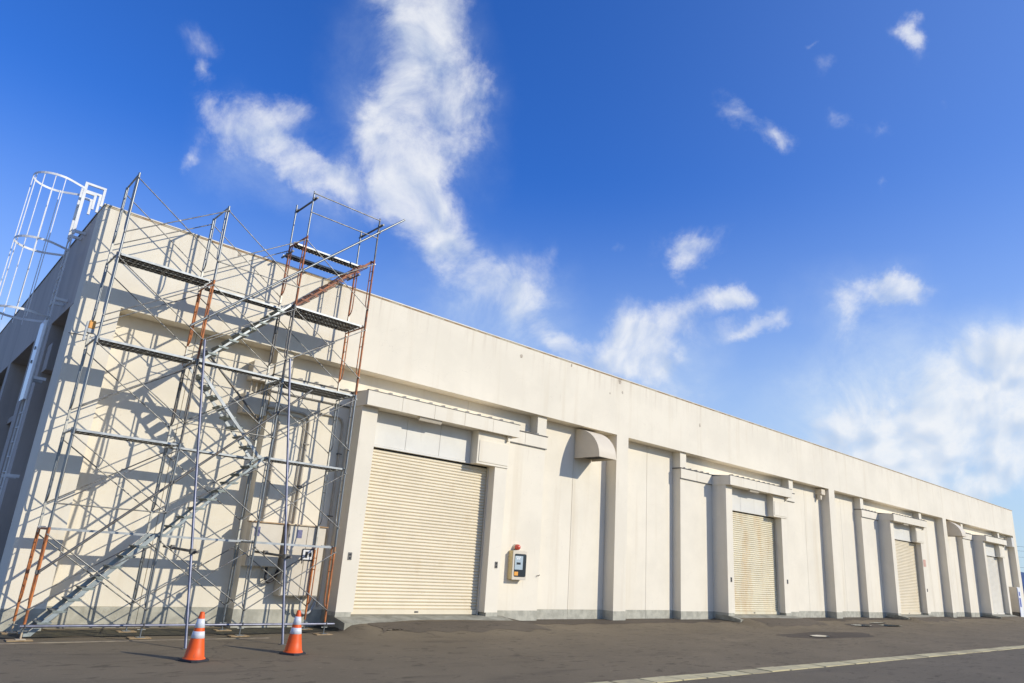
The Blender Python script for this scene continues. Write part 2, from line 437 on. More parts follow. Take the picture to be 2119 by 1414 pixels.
# perforated steel: real holes through the alpha
def perforate(name, src, sx, sy, r):
    m = src.copy(); m.name = name
    t = m.node_tree
    b = t.nodes['Principled BSDF']
    tcn = t.nodes.new('ShaderNodeTexCoord')
    sp = t.nodes.new('ShaderNodeSeparateXYZ')
    t.links.new(tcn.outputs['Object'], sp.inputs[0])
    def f(sock, step):
        a = t.nodes.new('ShaderNodeMath'); a.operation = 'PINGPONG'
        t.links.new(sock, a.inputs[0]); a.inputs[1].default_value = step / 2
        return a.outputs[0]
    cb = t.nodes.new('ShaderNodeCombineXYZ')
    t.links.new(f(sp.outputs[0], sx), cb.inputs[0])
    t.links.new(f(sp.outputs[1], sy), cb.inputs[1])
    ln = t.nodes.new('ShaderNodeVectorMath'); ln.operation = 'LENGTH'
    t.links.new(cb.outputs[0], ln.inputs[0])
    g = t.nodes.new('ShaderNodeMath'); g.operation = 'GREATER_THAN'
    t.links.new(ln.outputs['Value'], g.inputs[0]); g.inputs[1].default_value = r
    t.links.new(g.outputs[0], b.inputs['Alpha'])
    return m
M['deck_holes'] = perforate('perforated_deck', M['deck'], 0.090, 0.060, 0.009)
M['tread_holes'] = perforate('perforated_tread', M['tread'], 0.050, 0.050, 0.010)
M['mesh_rust'] = perforate('rusty_expanded_mesh', M['red_rust'], 0.040, 0.040, 0.016)

def asphalt(name, base, dark):
    m = mat(name, base, 0.92, col2=tuple(c * 0.80 for c in base), vscale=0.35, fac=(0.35, 0.65), spec=0.25, bump=0.8, bscale=90)
    layer(m, tuple(c * 1.45 for c in base), 90.0, (0.56, 0.70), (1, 1, 1), 0.8, detail=2)
    layer(m, tuple(c * 0.62 for c in base), 70.0, (0.62, 0.75), (1, 1, 1), 0.6, seed=3, detail=2)
    layer(m, dark, 0.9, (0.58, 0.74), (0.35, 1.6, 1), 0.65, seed=5)
    layer(m, dark, 1.6, (0.66, 0.72), (0.5, 2.2, 1), 0.85, seed=17)
    layer(m, tuple(c * 0.5 for c in base), 4.2, (0.615, 0.66), (0.6, 1.5, 1), 0.75, seed=31, detail=3)
    layer(m, tuple(c * 0.6 for c in base), 2.4, (0.625, 0.66), (0.45, 1.8, 1), 0.6, seed=41, detail=5)
    layer(m, tuple(c * 1.5 for c in base), 5.5, (0.68, 0.74), (0.8, 1.3, 1), 0.5, seed=37, detail=3)
    layer(m, tuple(c * 1.35 for c in base), 0.8, (0.60, 0.80), (0.5, 1.4, 1), 0.5, seed=23)
    return m
M['asphalt'] = asphalt('yard_asphalt', (0.206, 0.163, 0.102), (0.092, 0.074, 0.050))
M['road'] = asphalt('road_asphalt', (0.180, 0.148, 0.100), (0.12, 0.100, 0.072))
M['patch'] = asphalt('fresh_asphalt_patch', (0.150, 0.120, 0.082), (0.07, 0.058, 0.044))
M['wet'] = asphalt('damp_asphalt', (0.118, 0.094, 0.066), (0.06, 0.048, 0.036))
M['moss'] = mat('mossy_dirt', (0.070, 0.060, 0.030), 0.95, col2=(0.022, 0.020, 0.014), vscale=7, fac=(0.4, 0.6), bump=0.9, bscale=40)
layer(M['moss'], (0.13, 0.12, 0.03), 9, (0.60, 0.7), (1, 2, 1), 0.7, seed=6)
M['water'] = mat('puddle_water', (0.02, 0.02, 0.02), 0.03, spec=0.6)
M['edge'] = mat('sandy_edge', (0.30, 0.25, 0.17), 0.95, col2=(0.19, 0.15, 0.11), vscale=3, fac=(0.4, 0.6))
M['hills'] = mat('far_hills', (0.10, 0.16, 0.28), 0.95, var=0.15, vscale=0.01)
M['car_blue'] = mat('blue_vehicle_paint', (0.03, 0.08, 0.35), 0.3)
M['pole'] = mat('concrete_pole', (0.30, 0.29, 0.27), 0.85)
M['wire'] = mat('black_wire', (0.04, 0.04, 0.05), 0.6)
# cracks in the asphalt
def cracks(m, scale, width, col, amount):
    t = m.node_tree
    b = t.nodes['Principled BSDF']
    g = t.nodes.new('ShaderNodeNewGeometry')
    nz = t.nodes.new('ShaderNodeTexNoise'); nz.inputs['Scale'].default_value = 1.1
    nz.inputs['Detail'].default_value = 5
    t.links.new(g.outputs['Position'], nz.inputs['Vector'])
    mx = t.nodes.new('ShaderNodeVectorMath'); mx.operation = 'MULTIPLY_ADD'
    t.links.new(nz.outputs['Color'], mx.inputs[0]); mx.inputs[1].default_value = (2.2, 2.2, 0)
    t.links.new(g.outputs['Position'], mx.inputs[2])
    v = t.nodes.new('ShaderNodeTexVoronoi'); v.feature = 'DISTANCE_TO_EDGE'
    v.inputs['Scale'].default_value = scale
    t.links.new(mx.outputs[0], v.inputs['Vector'])
    r = t.nodes.new('ShaderNodeMapRange')
    t.links.new(v.outputs['Distance'], r.inputs[0])
    r.inputs[1].default_value = 0.0; r.inputs[2].default_value = width
    r.inputs[3].default_value = amount; r.inputs[4].default_value = 0.0
    x = t.nodes.new('ShaderNodeMix'); x.data_type = 'RGBA'
    t.links.new(b.inputs['Base Color'].links[0].from_socket, x.inputs[6])
    x.inputs[7].default_value = tuple(col) + (1,)
    t.links.new(r.outputs[0], x.inputs[0])
    t.links.new(x.outputs[2], b.inputs['Base Color'])
cracks(M['asphalt'], 0.16, 0.0035, (0.06, 0.050, 0.042), 0.5)
cracks(M['fascia'], 0.55, 0.0016, (0.42, 0.36, 0.28), 0.35)
cracks(M['wall'], 0.50, 0.0012, (0.44, 0.38, 0.30), 0.30)

# ------------------------------------------------------------------ mesh helpers
ORG = {}
class B:
    """collects boxes, tubes and prisms and links them as ONE mesh object"""
    def __init__(s): s.v = []; s.f = []; s.sm = []; s.mi = []; s.cur = 0
    def add(s, vs, fs, smooth=False):
        o = len(s.v)
        s.v += [tuple(v) for v in vs]
        for f in fs:
            s.f.append([i + o for i in f]); s.sm.append(smooth); s.mi.append(s.cur)
    def box(s, x0, x1, y0, y1, z0, z1):
        vs = [(x, y, z) for z in (z0, z1) for y in (y0, y1) for x in (x0, x1)]
        s.add(vs, [(0, 2, 3, 1), (4, 5, 7, 6), (0, 1, 5, 4), (2, 6, 7, 3), (0, 4, 6, 2), (1, 3, 7, 5)])
        return s
    def bbox(s, x0, x1, y0, y1, z0, z1, b):
        """box with small chamfers"""
        vs = []; ax = [(x0, x1), (y0, y1), (z0, z1)]
        idx = {}
        for sx in (0, 1):
            for sy in (0, 1):
                for sz in (0, 1):
                    c = [ax[0][sx], ax[1][sy], ax[2][sz]]
                    d = [b if q == 0 else -b for q in (sx, sy, sz)]
                    for k in range(3):
                        p = [c[i] + (d[i] if i != k else 0) for i in range(3)]
                        idx[(sx, sy, sz, k)] = len(vs); vs.append(p)
        F = []
        for k in range(3):
            o = [i for i in range(3) if i != k]
            for sgn in (0, 1):
                q = []
                for a, c in ((0, 0), (1, 0), (1, 1), (0, 1)):
                    t = [0, 0, 0]; t[k] = sgn; t[o[0]] = a; t[o[1]] = c
                    q.append(idx[(t[0], t[1], t[2], k)])
                F.append(q)
        for k in range(3):        # edges parallel to axis k
            o = [i for i in range(3) if i != k]
            for a in (0, 1):
                for c in (0, 1):
                    t0 = [0, 0, 0]; t0[o[0]] = a; t0[o[1]] = c
                    t1 = list(t0); t1[k] = 1
                    F.append([idx[(*t0, o[0])], idx[(*t1, o[0])], idx[(*t1, o[1])], idx[(*t0, o[1])]])
        for sx in (0, 1):
            for sy in (0, 1):
                for sz in (0, 1):
                    F.append([idx[(sx, sy, sz, k)] for k in range(3)])
        s.add(vs, F)
        return s
    def tube(s, pts, r, n=8, r2=None, cap=True):
        pts = [Vector(p) for p in pts]
        rings = []
        prev = None
        for i, p in enumerate(pts):
            if i == 0: d = pts[1] - pts[0]
            elif i == len(pts) - 1: d = pts[-1] - pts[-2]
            else: d = (pts[i + 1] - p).normalized() + (p - pts[i - 1]).normalized()
            d = d.normalized()
            if prev is None:
                a = Vector((0, 0, 1)) if abs(d.z) < 0.9 else Vector((1, 0, 0))
            else: a = prev
            u = (a - d * a.dot(d)).normalized()
            prev = u
            w = d.cross(u)
            rr = r if r2 is None else r + (r2 - r) * i / (len(pts) - 1)
            rings.append([p + (u * math.cos(2 * PI * k / n) + w * math.sin(2 * PI * k / n)) * rr for k in range(n)])
        vs = [v for g in rings for v in g]
        fs = []
        for i in range(len(rings) - 1):
            for k in range(n):
                k2 = (k + 1) % n
                fs.append((i * n + k, i * n + k2, (i + 1) * n + k2, (i + 1) * n + k))
        s.add(vs, fs, True)
        if cap:
            o = len(vs) - n
            s.add(rings[0], [tuple(reversed(range(n)))]); s.add(rings[-1], [tuple(range(n))])
        return s
    def prism(s, prof, axis, a0, a1, smooth=False):
        """profile (list of 2D points) extruded along axis 'x','y' or 'z'"""
        n = len(prof)
        def P(p, a):
            return {'x': (a, p[0], p[1]), 'y': (p[0], a, p[1]), 'z': (p[0], p[1], a)}[axis]
        vs = [P(p, a0) for p in prof] + [P(p, a1) for p in prof]
        s.add(vs, [(i, (i + 1) % n, n + (i + 1) % n, n + i) for i in range(n)], smooth)
        s.add(vs, [tuple(reversed(range(n))), tuple(range(n, 2 * n))])
        return s
    def beam(s, a, b, wy, hz, up=Vector((0, 0, 1))):
        """rectangular bar from a to b: wy across, hz deep"""
        a = Vector(a); b = Vector(b)
        d = (b - a).normalized()
        w = d.cross(up).normalized(); u = w.cross(d)
        vs = []
        for p in (a, b):
            for i, j in ((-1, -1), (1, -1), (1, 1), (-1, 1)):
                vs.append(p + w * (i * wy / 2) + u * (j * hz / 2))
        s.add(vs, [(3, 2, 1, 0), (4, 5, 6, 7)] + [(i, (i + 1) % 4, 4 + (i + 1) % 4, 4 + i) for i in range(4)])
        return s
    def lathe(s, prof, c, n=24, smooth=True):
        vs = [(c[0] + r * math.cos(2 * PI * k / n), c[1] + r * math.sin(2 * PI * k / n), c[2] + z) for r, z in prof for k in range(n)]
        fs = []
        for i in range(len(prof) - 1):
            for k in range(n):
                k2 = (k + 1) % n
                fs.append((i * n + k, i * n + k2, (i + 1) * n + k2, (i + 1) * n + k))
        s.add(vs, fs, smooth)
        return s
    def mesh(s, name, mats, org=(0, 0, 0)):
        me = bpy.data.meshes.new(name)
        me.from_pydata([(v[0] - org[0], v[1] - org[1], v[2] - org[2]) for v in s.v], [], s.f)
        if not isinstance(mats, (list, tuple)): mats = [mats]
        for m in mats: me.materials.append(M[m] if isinstance(m, str) else m)
        for p, q, mi in zip(me.polygons, s.sm, s.mi):
            p.use_smooth = q; p.material_index = mi
        bpy_fix(me)
        return me
    def obj(s, name, mats, parent=None, **kw):
        org = ORG.get(parent.name, (0, 0, 0)) if parent else kw.pop('org', (0, 0, 0))
        kw.pop('org', None)
        me = s.mesh(name, mats, org)
        o = bpy.data.objects.new(name, me)
        COL.objects.link(o)
        if parent: o.parent = parent; ORG[o.name] = org
        else: o.location = org; ORG[o.name] = tuple(org)
        tag(o, **kw)
        return o
import bmesh
def bpy_fix(me):
    bm = bmesh.new(); bm.from_mesh(me)
    bmesh.ops.recalc_face_normals(bm, faces=bm.faces)
    bm.to_mesh(me); bm.free()
def tag(o, label=None, cat=None, group=None, kind=None):
    if label: o['label'] = label
    if cat: o['category'] = cat
    if group: o['group'] = group
    if kind: o['kind'] = kind
def thing(name, loc, label, cat, group=None):
    o = bpy.data.objects.new(name, None)
    COL.objects.link(o)
    o.empty_display_size = 0.2
    o.location = loc
    ORG[o.name] = tuple(loc)
    tag(o, label, cat, group)
    return o
def inst(name, me, parent, loc, rot=None, label=None):
    """a child that shares mesh data; loc is a world position"""
    o = bpy.data.objects.new(name, me)
    COL.objects.link(o)
    org = ORG.get(parent.name, (0, 0, 0)) if parent else (0, 0, 0)
    o.parent = parent
    o.location = (loc[0] - org[0], loc[1] - org[1], loc[2] - org[2])
    if rot: o.rotation_euler = rot
    ORG[o.name] = tuple(loc)
    if label: o['label'] = label
    return o
def copy_tree(o, parent=None):
    c = o.copy(); COL.objects.link(c)
    if parent: c.parent = parent
    for ch in list(o.children): copy_tree(ch, c)
    return c

# ------------------------------------------------------------------ ground
ZG = -0.10
def sm(a, b, x):
    t = max(0.0, min(1.0, (x - a) / (b - a)))
    return t * t * (3 - 2 * t)
DOORS = [(6.34, 11.26, 6.79, 10.80, 4.25, 13.42)]
for k in range(3):
    o = 16.8 * k
    DOORS.append((23.0 + o, 27.92 + o, 23.46 + o, 27.45 + o, 20.83 + o, 30.0 + o))
def kerb_y(x): return -7.60 - 0.020 * (x - 8.0)
def ground_z(x, y):
    z = ZG
    z += 0.10 * sm(-2.6, 0.2, y) * sm(5.5, 8.5, x)
    for (p0, p1, s0, s1, b0, b1) in DOORS:      # the asphalt is ramped up to each door slab
        m = sm(p0 - 0.15, p0 + 0.25, x) * (1 - sm(p1 + 0.2, p1 + 1.6, x))
        z += 0.17 * m * sm(-2.3, -1.05, y)
    z += 0.012 * (noise.noise(Vector((x * 0.4, y * 0.8, 0))) ) * sm(0.0, -1.0, y)
    if y < kerb_y(x) - 0.3: z -= 0.02
    return z
def axis(segs):
    out = []
    for a, b, st in segs:
        n = max(1, int(round((b - a) / st)))
        out += [a + (b - a) * i / n for i in range(n)]
    return out + [segs[-1][1]]
xs = axis([(-6000, -300, 1900), (-300, -12, 48), (-12, -2, 1), (-2, 34, 0.25), (34, 70, 0.4), (70, 130, 10), (130, 6000, 1467)])
ys = axis([(-6000, -200, 1933), (-200, -16, 23), (-16, -8, 1), (-8, 0.6, 0.2), (0.6, 60, 20), (60, 6000, 1980)])
g = B()
vs = []
for y in ys:
    for x in xs:
        vs.append((x, y, ground_z(x, y) if (-15 < x < 80 and -20 < y < 1) else ZG - 0.03))
nx = len(xs)
g.add(vs, [(j * nx + i, j * nx + i + 1, (j + 1) * nx + i + 1, (j + 1) * nx + i) for j in range(len(ys) - 1) for i in range(nx - 1)], True)
g.obj('ground', 'asphalt', kind='structure')
# road beyond the kerb, a sheet of newer asphalt
g = B()
X = axis([(-60, -12, 12), (-12, 90, 2), (90, 600, 170)])
rows = (0.34, 1.5, 4, 9, 16, 26)
vs = [(x, kerb_y(x) - r, ZG + (0.006 if r < 1 else 0.004)) for r in rows for x in X]
n = len(X)
g.add(vs, [(j * n + i, j * n + i + 1, (j + 1) * n + i + 1, (j + 1) * n + i) for j in range(len(rows) - 1) for i in range(n - 1)])
g.obj('road', 'road', kind='structure')
# kerb stones, each a piece
kerb = bpy.data.objects.new('kerb', None); COL.objects.link(kerb)
tag(kerb, kind='structure')
ks = []
for q in range(5):
    e = [random.uniform(-.010, .010) for _ in range(8)]
    ks.append(B().prism([(0.012 + e[0], 0.0), (0.25, e[1]), (0.5, e[2]), (0.716 + e[3], 0.0), (0.736 + e[4], -0.37), (0.45, -0.37 + e[5]), (0.032 + e[6], -0.37)], 'z', -0.12, 0.020).mesh('kerb_stone', ('kerbstone', 'kerbstone', 'kerbstone_dark')[q % 3]))
x = -9.0
kang = math.atan(-0.020)
while x < 75:
    o = bpy.data.objects.new('kerb_stone', random.choice(ks)); COL.objects.link(o)
    o.parent = kerb
    o.location = (x + random.uniform(-.004, .004), kerb_y(x) + random.uniform(-.012, .012), ZG + random.uniform(-.004, .006))
    o.rotation_euler = (random.uniform(-.008, .008), random.uniform(-.006, .006), kang + random.uniform(-.008, .008))
    x += 0.752
# mossy strip in front of the scaffold bay and the thin pale edge of the yard asphalt
def sheet(name, mt, x0, x1, y0, y1, dz, nxx, nyy, wob=0.0, kind='structure', parent=None, seed=0):
    b = B(); vs = []
    for j in range(nyy + 1):
        for i in range(nxx + 1):
            x = x0 + (x1 - x0) * i / nxx; y = y0 + (y1 - y0) * j / nyy
            if j == 0: y += wob * noise.noise(Vector((x * 1.3, seed, 0)))
            if i in (0, nxx): x += wob * noise.noise(Vector((y * 2.3, seed + 4, 0)))
            vs.append((x, y, ground_z(x, y) + dz))
    b.add(vs, [(j * (nxx + 1) + i, j * (nxx + 1) + i + 1, (j + 1) * (nxx + 1) + i + 1, (j + 1) * (nxx + 1) + i) for j in range(nyy) for i in range(nxx)], True)
    return b.obj(name, mt, parent, kind=kind)
sheet('moss_strip', 'moss', -2.0, 6.3, -0.85, 0.1, 0.008, 60, 8, 0.25, 'stuff', seed=2)
b = B()
pts = []
x = -2.0
while x < 4.4:
    b.box(x, x + 0.2, -1.53 + 0.02 * noise.noise(Vector((x, 0, 0))), -1.50 + 0.012 * noise.noise(Vector((x * 3, 2, 0))), ZG - 0.05, ZG + 0.012)
    x += 0.2
b.obj('pavement_edge_strip', 'edge', kind='structure')
sheet('wall_foot_grime', 'wet', 11.6, 22.6, -0.62, 0.42, 0.006, 90, 4, 0.30, seed=21)
sheet('wall_foot_grime', 'wet', 28.6, 39.6, -0.60, 0.42, 0.006, 70, 4, 0.30, seed=25)
sheet('wall_foot_grime', 'wet', 45.4, 56.6, -0.60, 0.42, 0.006, 50, 4, 0.30, seed=29)
# fresh asphalt in front of the first door, with an irregular outline
sheet('asphalt_patch', 'patch', 6.9, 12.2, -1.75, -1.02, 0.006, 50, 6, 0.35, seed=5)
sheet('asphalt_patch', 'patch', 23.6, 28.6, -1.9, -1.02, 0.006, 30, 6, 0.4, seed=9)
sheet('asphalt_patch', 'patch', 40.4, 45.4, -1.7, -1.02, 0.006, 20, 5, 0.3, seed=13)
def blob(name, mt, cx, cy, rx, ry, dz, seed, n=40, amp=0.35, kind='structure'):
    b = B(); vs = [(cx, cy, ground_z(cx, cy) + dz)]
    for ring in (0.5, 1.0):
        for k in range(n):
            a = 2 * PI * k / n
            q = ring * (1 + amp * noise.noise(Vector((math.cos(a) * 1.7, math.sin(a) * 1.7, seed))))
            x = cx + rx * q * math.cos(a); y = cy + ry * q * math.sin(a)
            vs.append((x, y, ground_z(x, y) + dz))
    fs = [(0, 1 + k, 1 + (k + 1) % n) for k in range(n)] + [(1 + k, 1 + n + k, 1 + n + (k + 1) % n, 1 + (k + 1) % n) for k in range(n)]
    b.add(vs, fs, True)
    return b.obj(name, mt, kind=kind)
blob('damp_asphalt', 'wet', 24.0, -3.9, 3.2, 0.7, 0.005, 3)
blob('damp_asphalt', 'wet', 32.7, -1.95, 2.6, 0.50, 0.005, 8)
def puddle(cx, cy, rx, ry, seed):
    b = B(); n = 36
    zz = ground_z(cx, cy) + 0.026
    vs = [(cx, cy, zz)]
    for k in range(n):
        a = 2 * PI * k / n
        q = 1 + 0.3 * noise.noise(Vector((math.cos(a) * 1.5, math.sin(a) * 1.5, seed)))
        vs.append((cx + rx * q * math.cos(a), cy + ry * q * math.sin(a), zz))
    b.add(vs, [(0, 1 + k, 1 + (k + 1) % n) for k in range(n)])
    b.obj('puddle', 'water', kind='structure')
puddle(22.7, -4.15, 0.50, 0.24, 1)
puddle(31.6, -1.95, 0.75, 0.30, 2)
puddle(34.2, -2.15, 0.95, 0.32, 3)
puddle(34.6, -1.45, 0.8, 0.15, 4)

# ------------------------------------------------------------------ warehouse
WX = 67.9; ZS = 6.13; ZR = 8.20; YD = 60.0
wh = thing('warehouse', (0, 0, 0), 'long cream flat-roofed warehouse with four roller shutter doors and a deep parapet band', 'warehouse')
# parapet / fascia, mitred into the side band
B().box(0.0, WX, 0.0, 0.60, ZS, ZR).obj('parapet_band', 'fascia', wh)
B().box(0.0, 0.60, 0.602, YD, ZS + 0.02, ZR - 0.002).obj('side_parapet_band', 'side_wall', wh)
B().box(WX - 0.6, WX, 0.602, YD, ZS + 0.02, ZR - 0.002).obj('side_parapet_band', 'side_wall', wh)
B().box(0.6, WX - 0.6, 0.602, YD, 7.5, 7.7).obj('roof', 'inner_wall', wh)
# trim along the top: pale flashing with a rusty line under it, in lengths
x = 0.0; i = 0
while x < WX:
    x2 = min(WX + 0.02, x + 3.4)
    B().box(x - (0.02 if i == 0 else 0) + 0.004, x2 - 0.004, -0.022, 0.62, ZR + 0.002, ZR + 0.026 + random.uniform(0, .006)).obj('roof_flashing', 'cap', wh)
    B().box(x + 0.004, x2 - 0.004, -0.010, 0.0, ZR - 0.030, ZR - 0.002).obj('rusty_drip_edge', 'rust_edge', wh)
    x += 3.4; i += 1
B().box(-0.02, 0.62, 0.63, YD, ZR, ZR + 0.03).obj('roof_flashing', 'galv_dark', wh)
# columns flush with the band, each with its grey foot
def column(x0, x1, y0=0.0, y1=0.60):
    B().box(x0, x1, y0, y1, 0.285, ZS).obj('column', 'wall', wh)
    B().box(x0 - 0.004, x1 + 0.004, y0 - 0.004, y1, -0.3, 0.285).obj('column_foot', 'plinth', wh)
column(0.0, 0.75, 0.0, 0.90)
for x0 in (16.84, 33.60, 50.42): column(x0, x0 + 0.65)
column(67.08, WX)
YP = 0.45
def wall_panel(x0, x1, y, z0, z1, foot=True, g=0.005):
    B().bbox(x0 + g, x1 - g, y, y + 0.12, z0 + (0.285 if foot else 0), z1, 0.006).obj('wall_panel', 'wall', wh)
    if foot:
        B().box(x0 + g, x1 - g, y - 0.003, y + 0.12, -0.3, z0 + 0.285).obj('wall_foot', 'plinth', wh)
B().box(0.75, 67.08, YP + 0.125, 0.60, -0.3, ZS).obj('wall_backing', 'gap', wh)
cols = [0.75, 16.84, 17.49, 33.60, 34.25, 50.42, 51.07, 67.08]
def split(x0, x1, seams, **kw):
    e = [x0] + [s for s in seams if x0 < s < x1] + [x1]
    for a, c in zip(e[:-1], e[1:]): wall_panel(a, c, YP, 0, ZS, **kw)
split(0.75, 4.25, [2.45])
split(13.42, 16.84, [15.13])
split(17.49, 20.83, [19.18])
split(30.0, 33.60, [31.8])
split(34.25, 37.63, [35.9])
split(46.8, 50.42, [48.6])
split(51.07, 54.43, [52.7])
split(63.6, 67.08, [65.3])
ZL0, ZL1 = 5.10, 5.505
def seg_clip(par, x, y, z):
    return inst('roof_clip', CLIP, par, (x, y, z))
CLIP = B().prism([(-0.09, 0.0), (0.0, 0.045), (0.07, 0.05), (0.075, 0.0)], 'y', -0.05, 0.05).mesh('roof_clip', 'galv_dark')
SL_N = 47
for di, (p0, p1, s0, s1, b0, b1) in enumerate(DOORS):
    PY = -0.55; SY = -0.24; ZD = 0.20; ZT = 4.18
    # door block: thicker wall with stubs up to the band
    seams = [b0, p0 + 0.02] 
    blk = B().box(b0, p0, 0.10, 0.57, 0.285, ZL0).box(p1, b1, 0.10, 0.57, 0.285, ZL0)
    blk.box(p0, p1, 0.12, 0.57, ZT, ZL0)
    blk.box(b0, b0 + 0.40, 0.10, 0.57, ZL0, ZS).box(b1 - 0.40, b1, 0.10, 0.57, ZL0, ZS)
    blk = blk.obj('door_block', 'wall', wh)
    B().box(b0 - 0.004, p0 - 0.004, 0.096, 0.57, -0.3, 0.285).obj('wall_foot', 'plinth', wh)
    B().box(p1 + 0.004, b1 + 0.004, 0.096, 0.57, -0.3, 0.285).obj('wall_foot', 'plinth', wh)
    mid = b0 + 0.40 + (b1 - b0 - 0.8) * 0.69
    wall_panel(b0 + 0.40, mid, YP, ZL1, ZS, False, 0.003)
    wall_panel(mid, b1 - 0.40, YP, ZL1, ZS, False, 0.003)
    # ledge boards to the left and right of the canopy
    def ledge(x0, x1):
        lg = B().box(x0, x1, 0.052, YP, ZL1 - 0.03, ZL1 - 0.010).obj('ledge', 'galv_dark', wh)
        n = max(1, int(round((x1 - x0) / 1.04)))
        for i in range(n):
            B().bbox(x0 + (x1 - x0) * i / n + 0.004, x0 + (x1 - x0) * (i + 1) / n - 0.004, 0.045, 0.100, ZL0 + 0.012, ZL1 - 0.034, 0.003).obj('ledge_board', 'wall', lg)
        B().box(x0, x1, 0.056, 0.098, ZL0 - 0.008, ZL0 + 0.010).obj('drip_gap', 'galv_dark', lg)
        B().box(x0 - 0.01, x1 + 0.01, 0.03, YP - 0.01, ZL1 - 0.008, ZL1 + 0.006).obj('ledge_flashing', 'galv_dark', lg)
        x = x0 + 0.25
        while x < x1 - 0.1:
            seg_clip(lg, x, 0.12, ZL1 + 0.006); x += 0.42
    ledge(b0 - 0.03, p0 - 0.03); ledge(p1 + 0.22, b1 + 0.03)
    # portal
    pt = B().box(s0, p1, -0.10, 0.10, ZT, ZL0).obj('door_portal', 'wall', wh)
    B().box(p0, s0, PY, 0.10, ZD + 0.09, ZL0).obj('door_jamb', 'wall', pt)
    B().box(s1, p1, PY, 0.10, ZD + 0.09, ZT - 0.002).obj('door_jamb', 'wall', pt)
    B().box(p0 - 0.003, s0 - 0.05, PY - 0.003, 0.095, -0.3, ZD + 0.088).obj('portal_foot', 'plinth', pt)
    B().box(s1 + 0.05, p1 + 0.003, PY - 0.003, 0.095, -0.3, ZD + 0.088).obj('portal_foot', 'plinth', pt)
    w = (p1 - 1.18 - s0) / 3.0
    for i in range(3):
        B().bbox(s0 + i * w + 0.004, s0 + (i + 1) * w - 0.004, -0.28, -0.104, ZT + 0.05, ZL0 - 0.004, 0.004).obj('lintel_panel', 'panel', pt)
    B().box(s0 + 0.002, p1 - 1.182, -0.30, -0.104, ZT - 0.002, ZT + 0.045).obj('lintel_rail', 'panel', pt)
    bx = B().box(p1 - 1.18, p1 + 0.02, PY - 0.03, -0.104, ZT, ZL0 - 0.004).obj('shutter_motor_box', 'wall', pt)
    B().bbox(p1 - 1.12, p1 - 0.02, PY - 0.046, PY - 0.031, ZT + 0.06, 4.84, 0.004).obj('access_cover', 'wall', pt)
    for gx in (s0 + 0.002, s1 - 0.032): B().box(gx, gx + 0.030, SY - 0.05, SY - 0.012, ZD, ZT - 0.045).obj('guide_rail', 'box_beige', pt)
    # jamb reveals sit behind the guide rails; concrete sill below
    # shutter, slat by slat
    smat = ('shutter', 'shutter_old', 'shutter', 'shutter_pale')[di]
    rs = B().box(s0 + 0.001, s1 - 0.001, SY + 0.06, SY + 0.10, ZD + 0.13, ZT - 0.002).obj('roller_shutter', 'gap', wh,
              label=('cream roller shutter nearest the scaffold', 'cream roller shutter with brown rust stains along its right edge',
                     'narrow-looking cream roller shutter third along the wall', 'pale roller shutter at the far end of the wall')[di])
    pitch = (ZT - 0.045 - ZD - 0.13) / SL_N
    prof = []
    for k in range(6):
        a = k / 5.0
        prof.append((-0.024 * math.sin(PI * min(1, a * 1.02)) ** 0.8 - 0.002, a * pitch * 0.86))
    prof += [(0.004, pitch * 0.90), (0.004, pitch), (0.012, pitch), (0.012, 0)]
    sl = B().prism(prof, 'x', 0, s1 - s0).mesh('slat', smat)
    for k in range(SL_N):
        inst('slat', sl, rs, (s0, SY + 0.045 + random.uniform(-.0015, .0015), ZD + 0.13 + k * pitch))
    B().box(s0 + 0.01, s1 - 0.01, SY - 0.005, SY + 0.055, ZD + 0.012, ZD + 0.128).obj('bottom_bar', smat, rs)
    B().box((s0 + s1) / 2 - 0.06, (s0 + s1) / 2 + 0.06, SY - 0.012, SY - 0.006, ZD + 0.05, ZD + 0.09).obj('lock_plate', 'galv_dark', rs)
    # canopy
    CY = -0.77
    cn = B().box(p0 - 0.02, p1 + 0.20, CY + 0.05, 0.05, ZL0 - 0.0 + 0.002, ZL0 + 0.06)
    cn.prism([(CY + 0.045, ZL1 - 0.075), (CY + 0.045, ZL1 - 0.045), (YP - 0.01, ZL1 + 0.035), (YP - 0.01, ZL1 + 0.01)], 'x', p0 - 0.02, p1 + 0.20)
    cn = cn.obj('canopy', 'wall', wh)
    n = 5; ww = (p1 + 0.20 - (p0 - 0.02)) / n
    for i in range(n):
        B().bbox(p0 - 0.02 + i * ww + 0.003, p0 - 0.02 + (i + 1) * ww - 0.003, CY, CY + 0.045, ZL0 - 0.01, ZL1 - 0.05, 0.003).obj('canopy_board', 'wall', cn)
    for gx in (p0 - 0.025, p1 + 0.178): B().box(gx, gx + 0.025, CY + 0.046, 0.09, ZL0 - 0.008, ZL1 - 0.06).obj('canopy_end_board', 'wall', cn)
    B().box(p0 - 0.03, p1 + 0.21, CY - 0.012, CY + 0.06, ZL1 - 0.046, ZL1 - 0.030).obj('canopy_flashing', 'galv_dark', cn)
    x = p0 + 0.2
    while x < p1 + 0.1:
        seg_clip(cn, x, CY + 0.08, ZL1 - 0.032); x += 0.42
    B().prism([(p1 - 0.14, ZL0 - 0.005), (p1 + 0.02, ZL0 - 0.005), (p1 - 0.08, ZL0 - 0.16), (p1 - 0.14, ZL0 - 0.16)], 'y', CY + 0.1, CY + 0.2).obj('canopy_bracket', 'wall', cn)
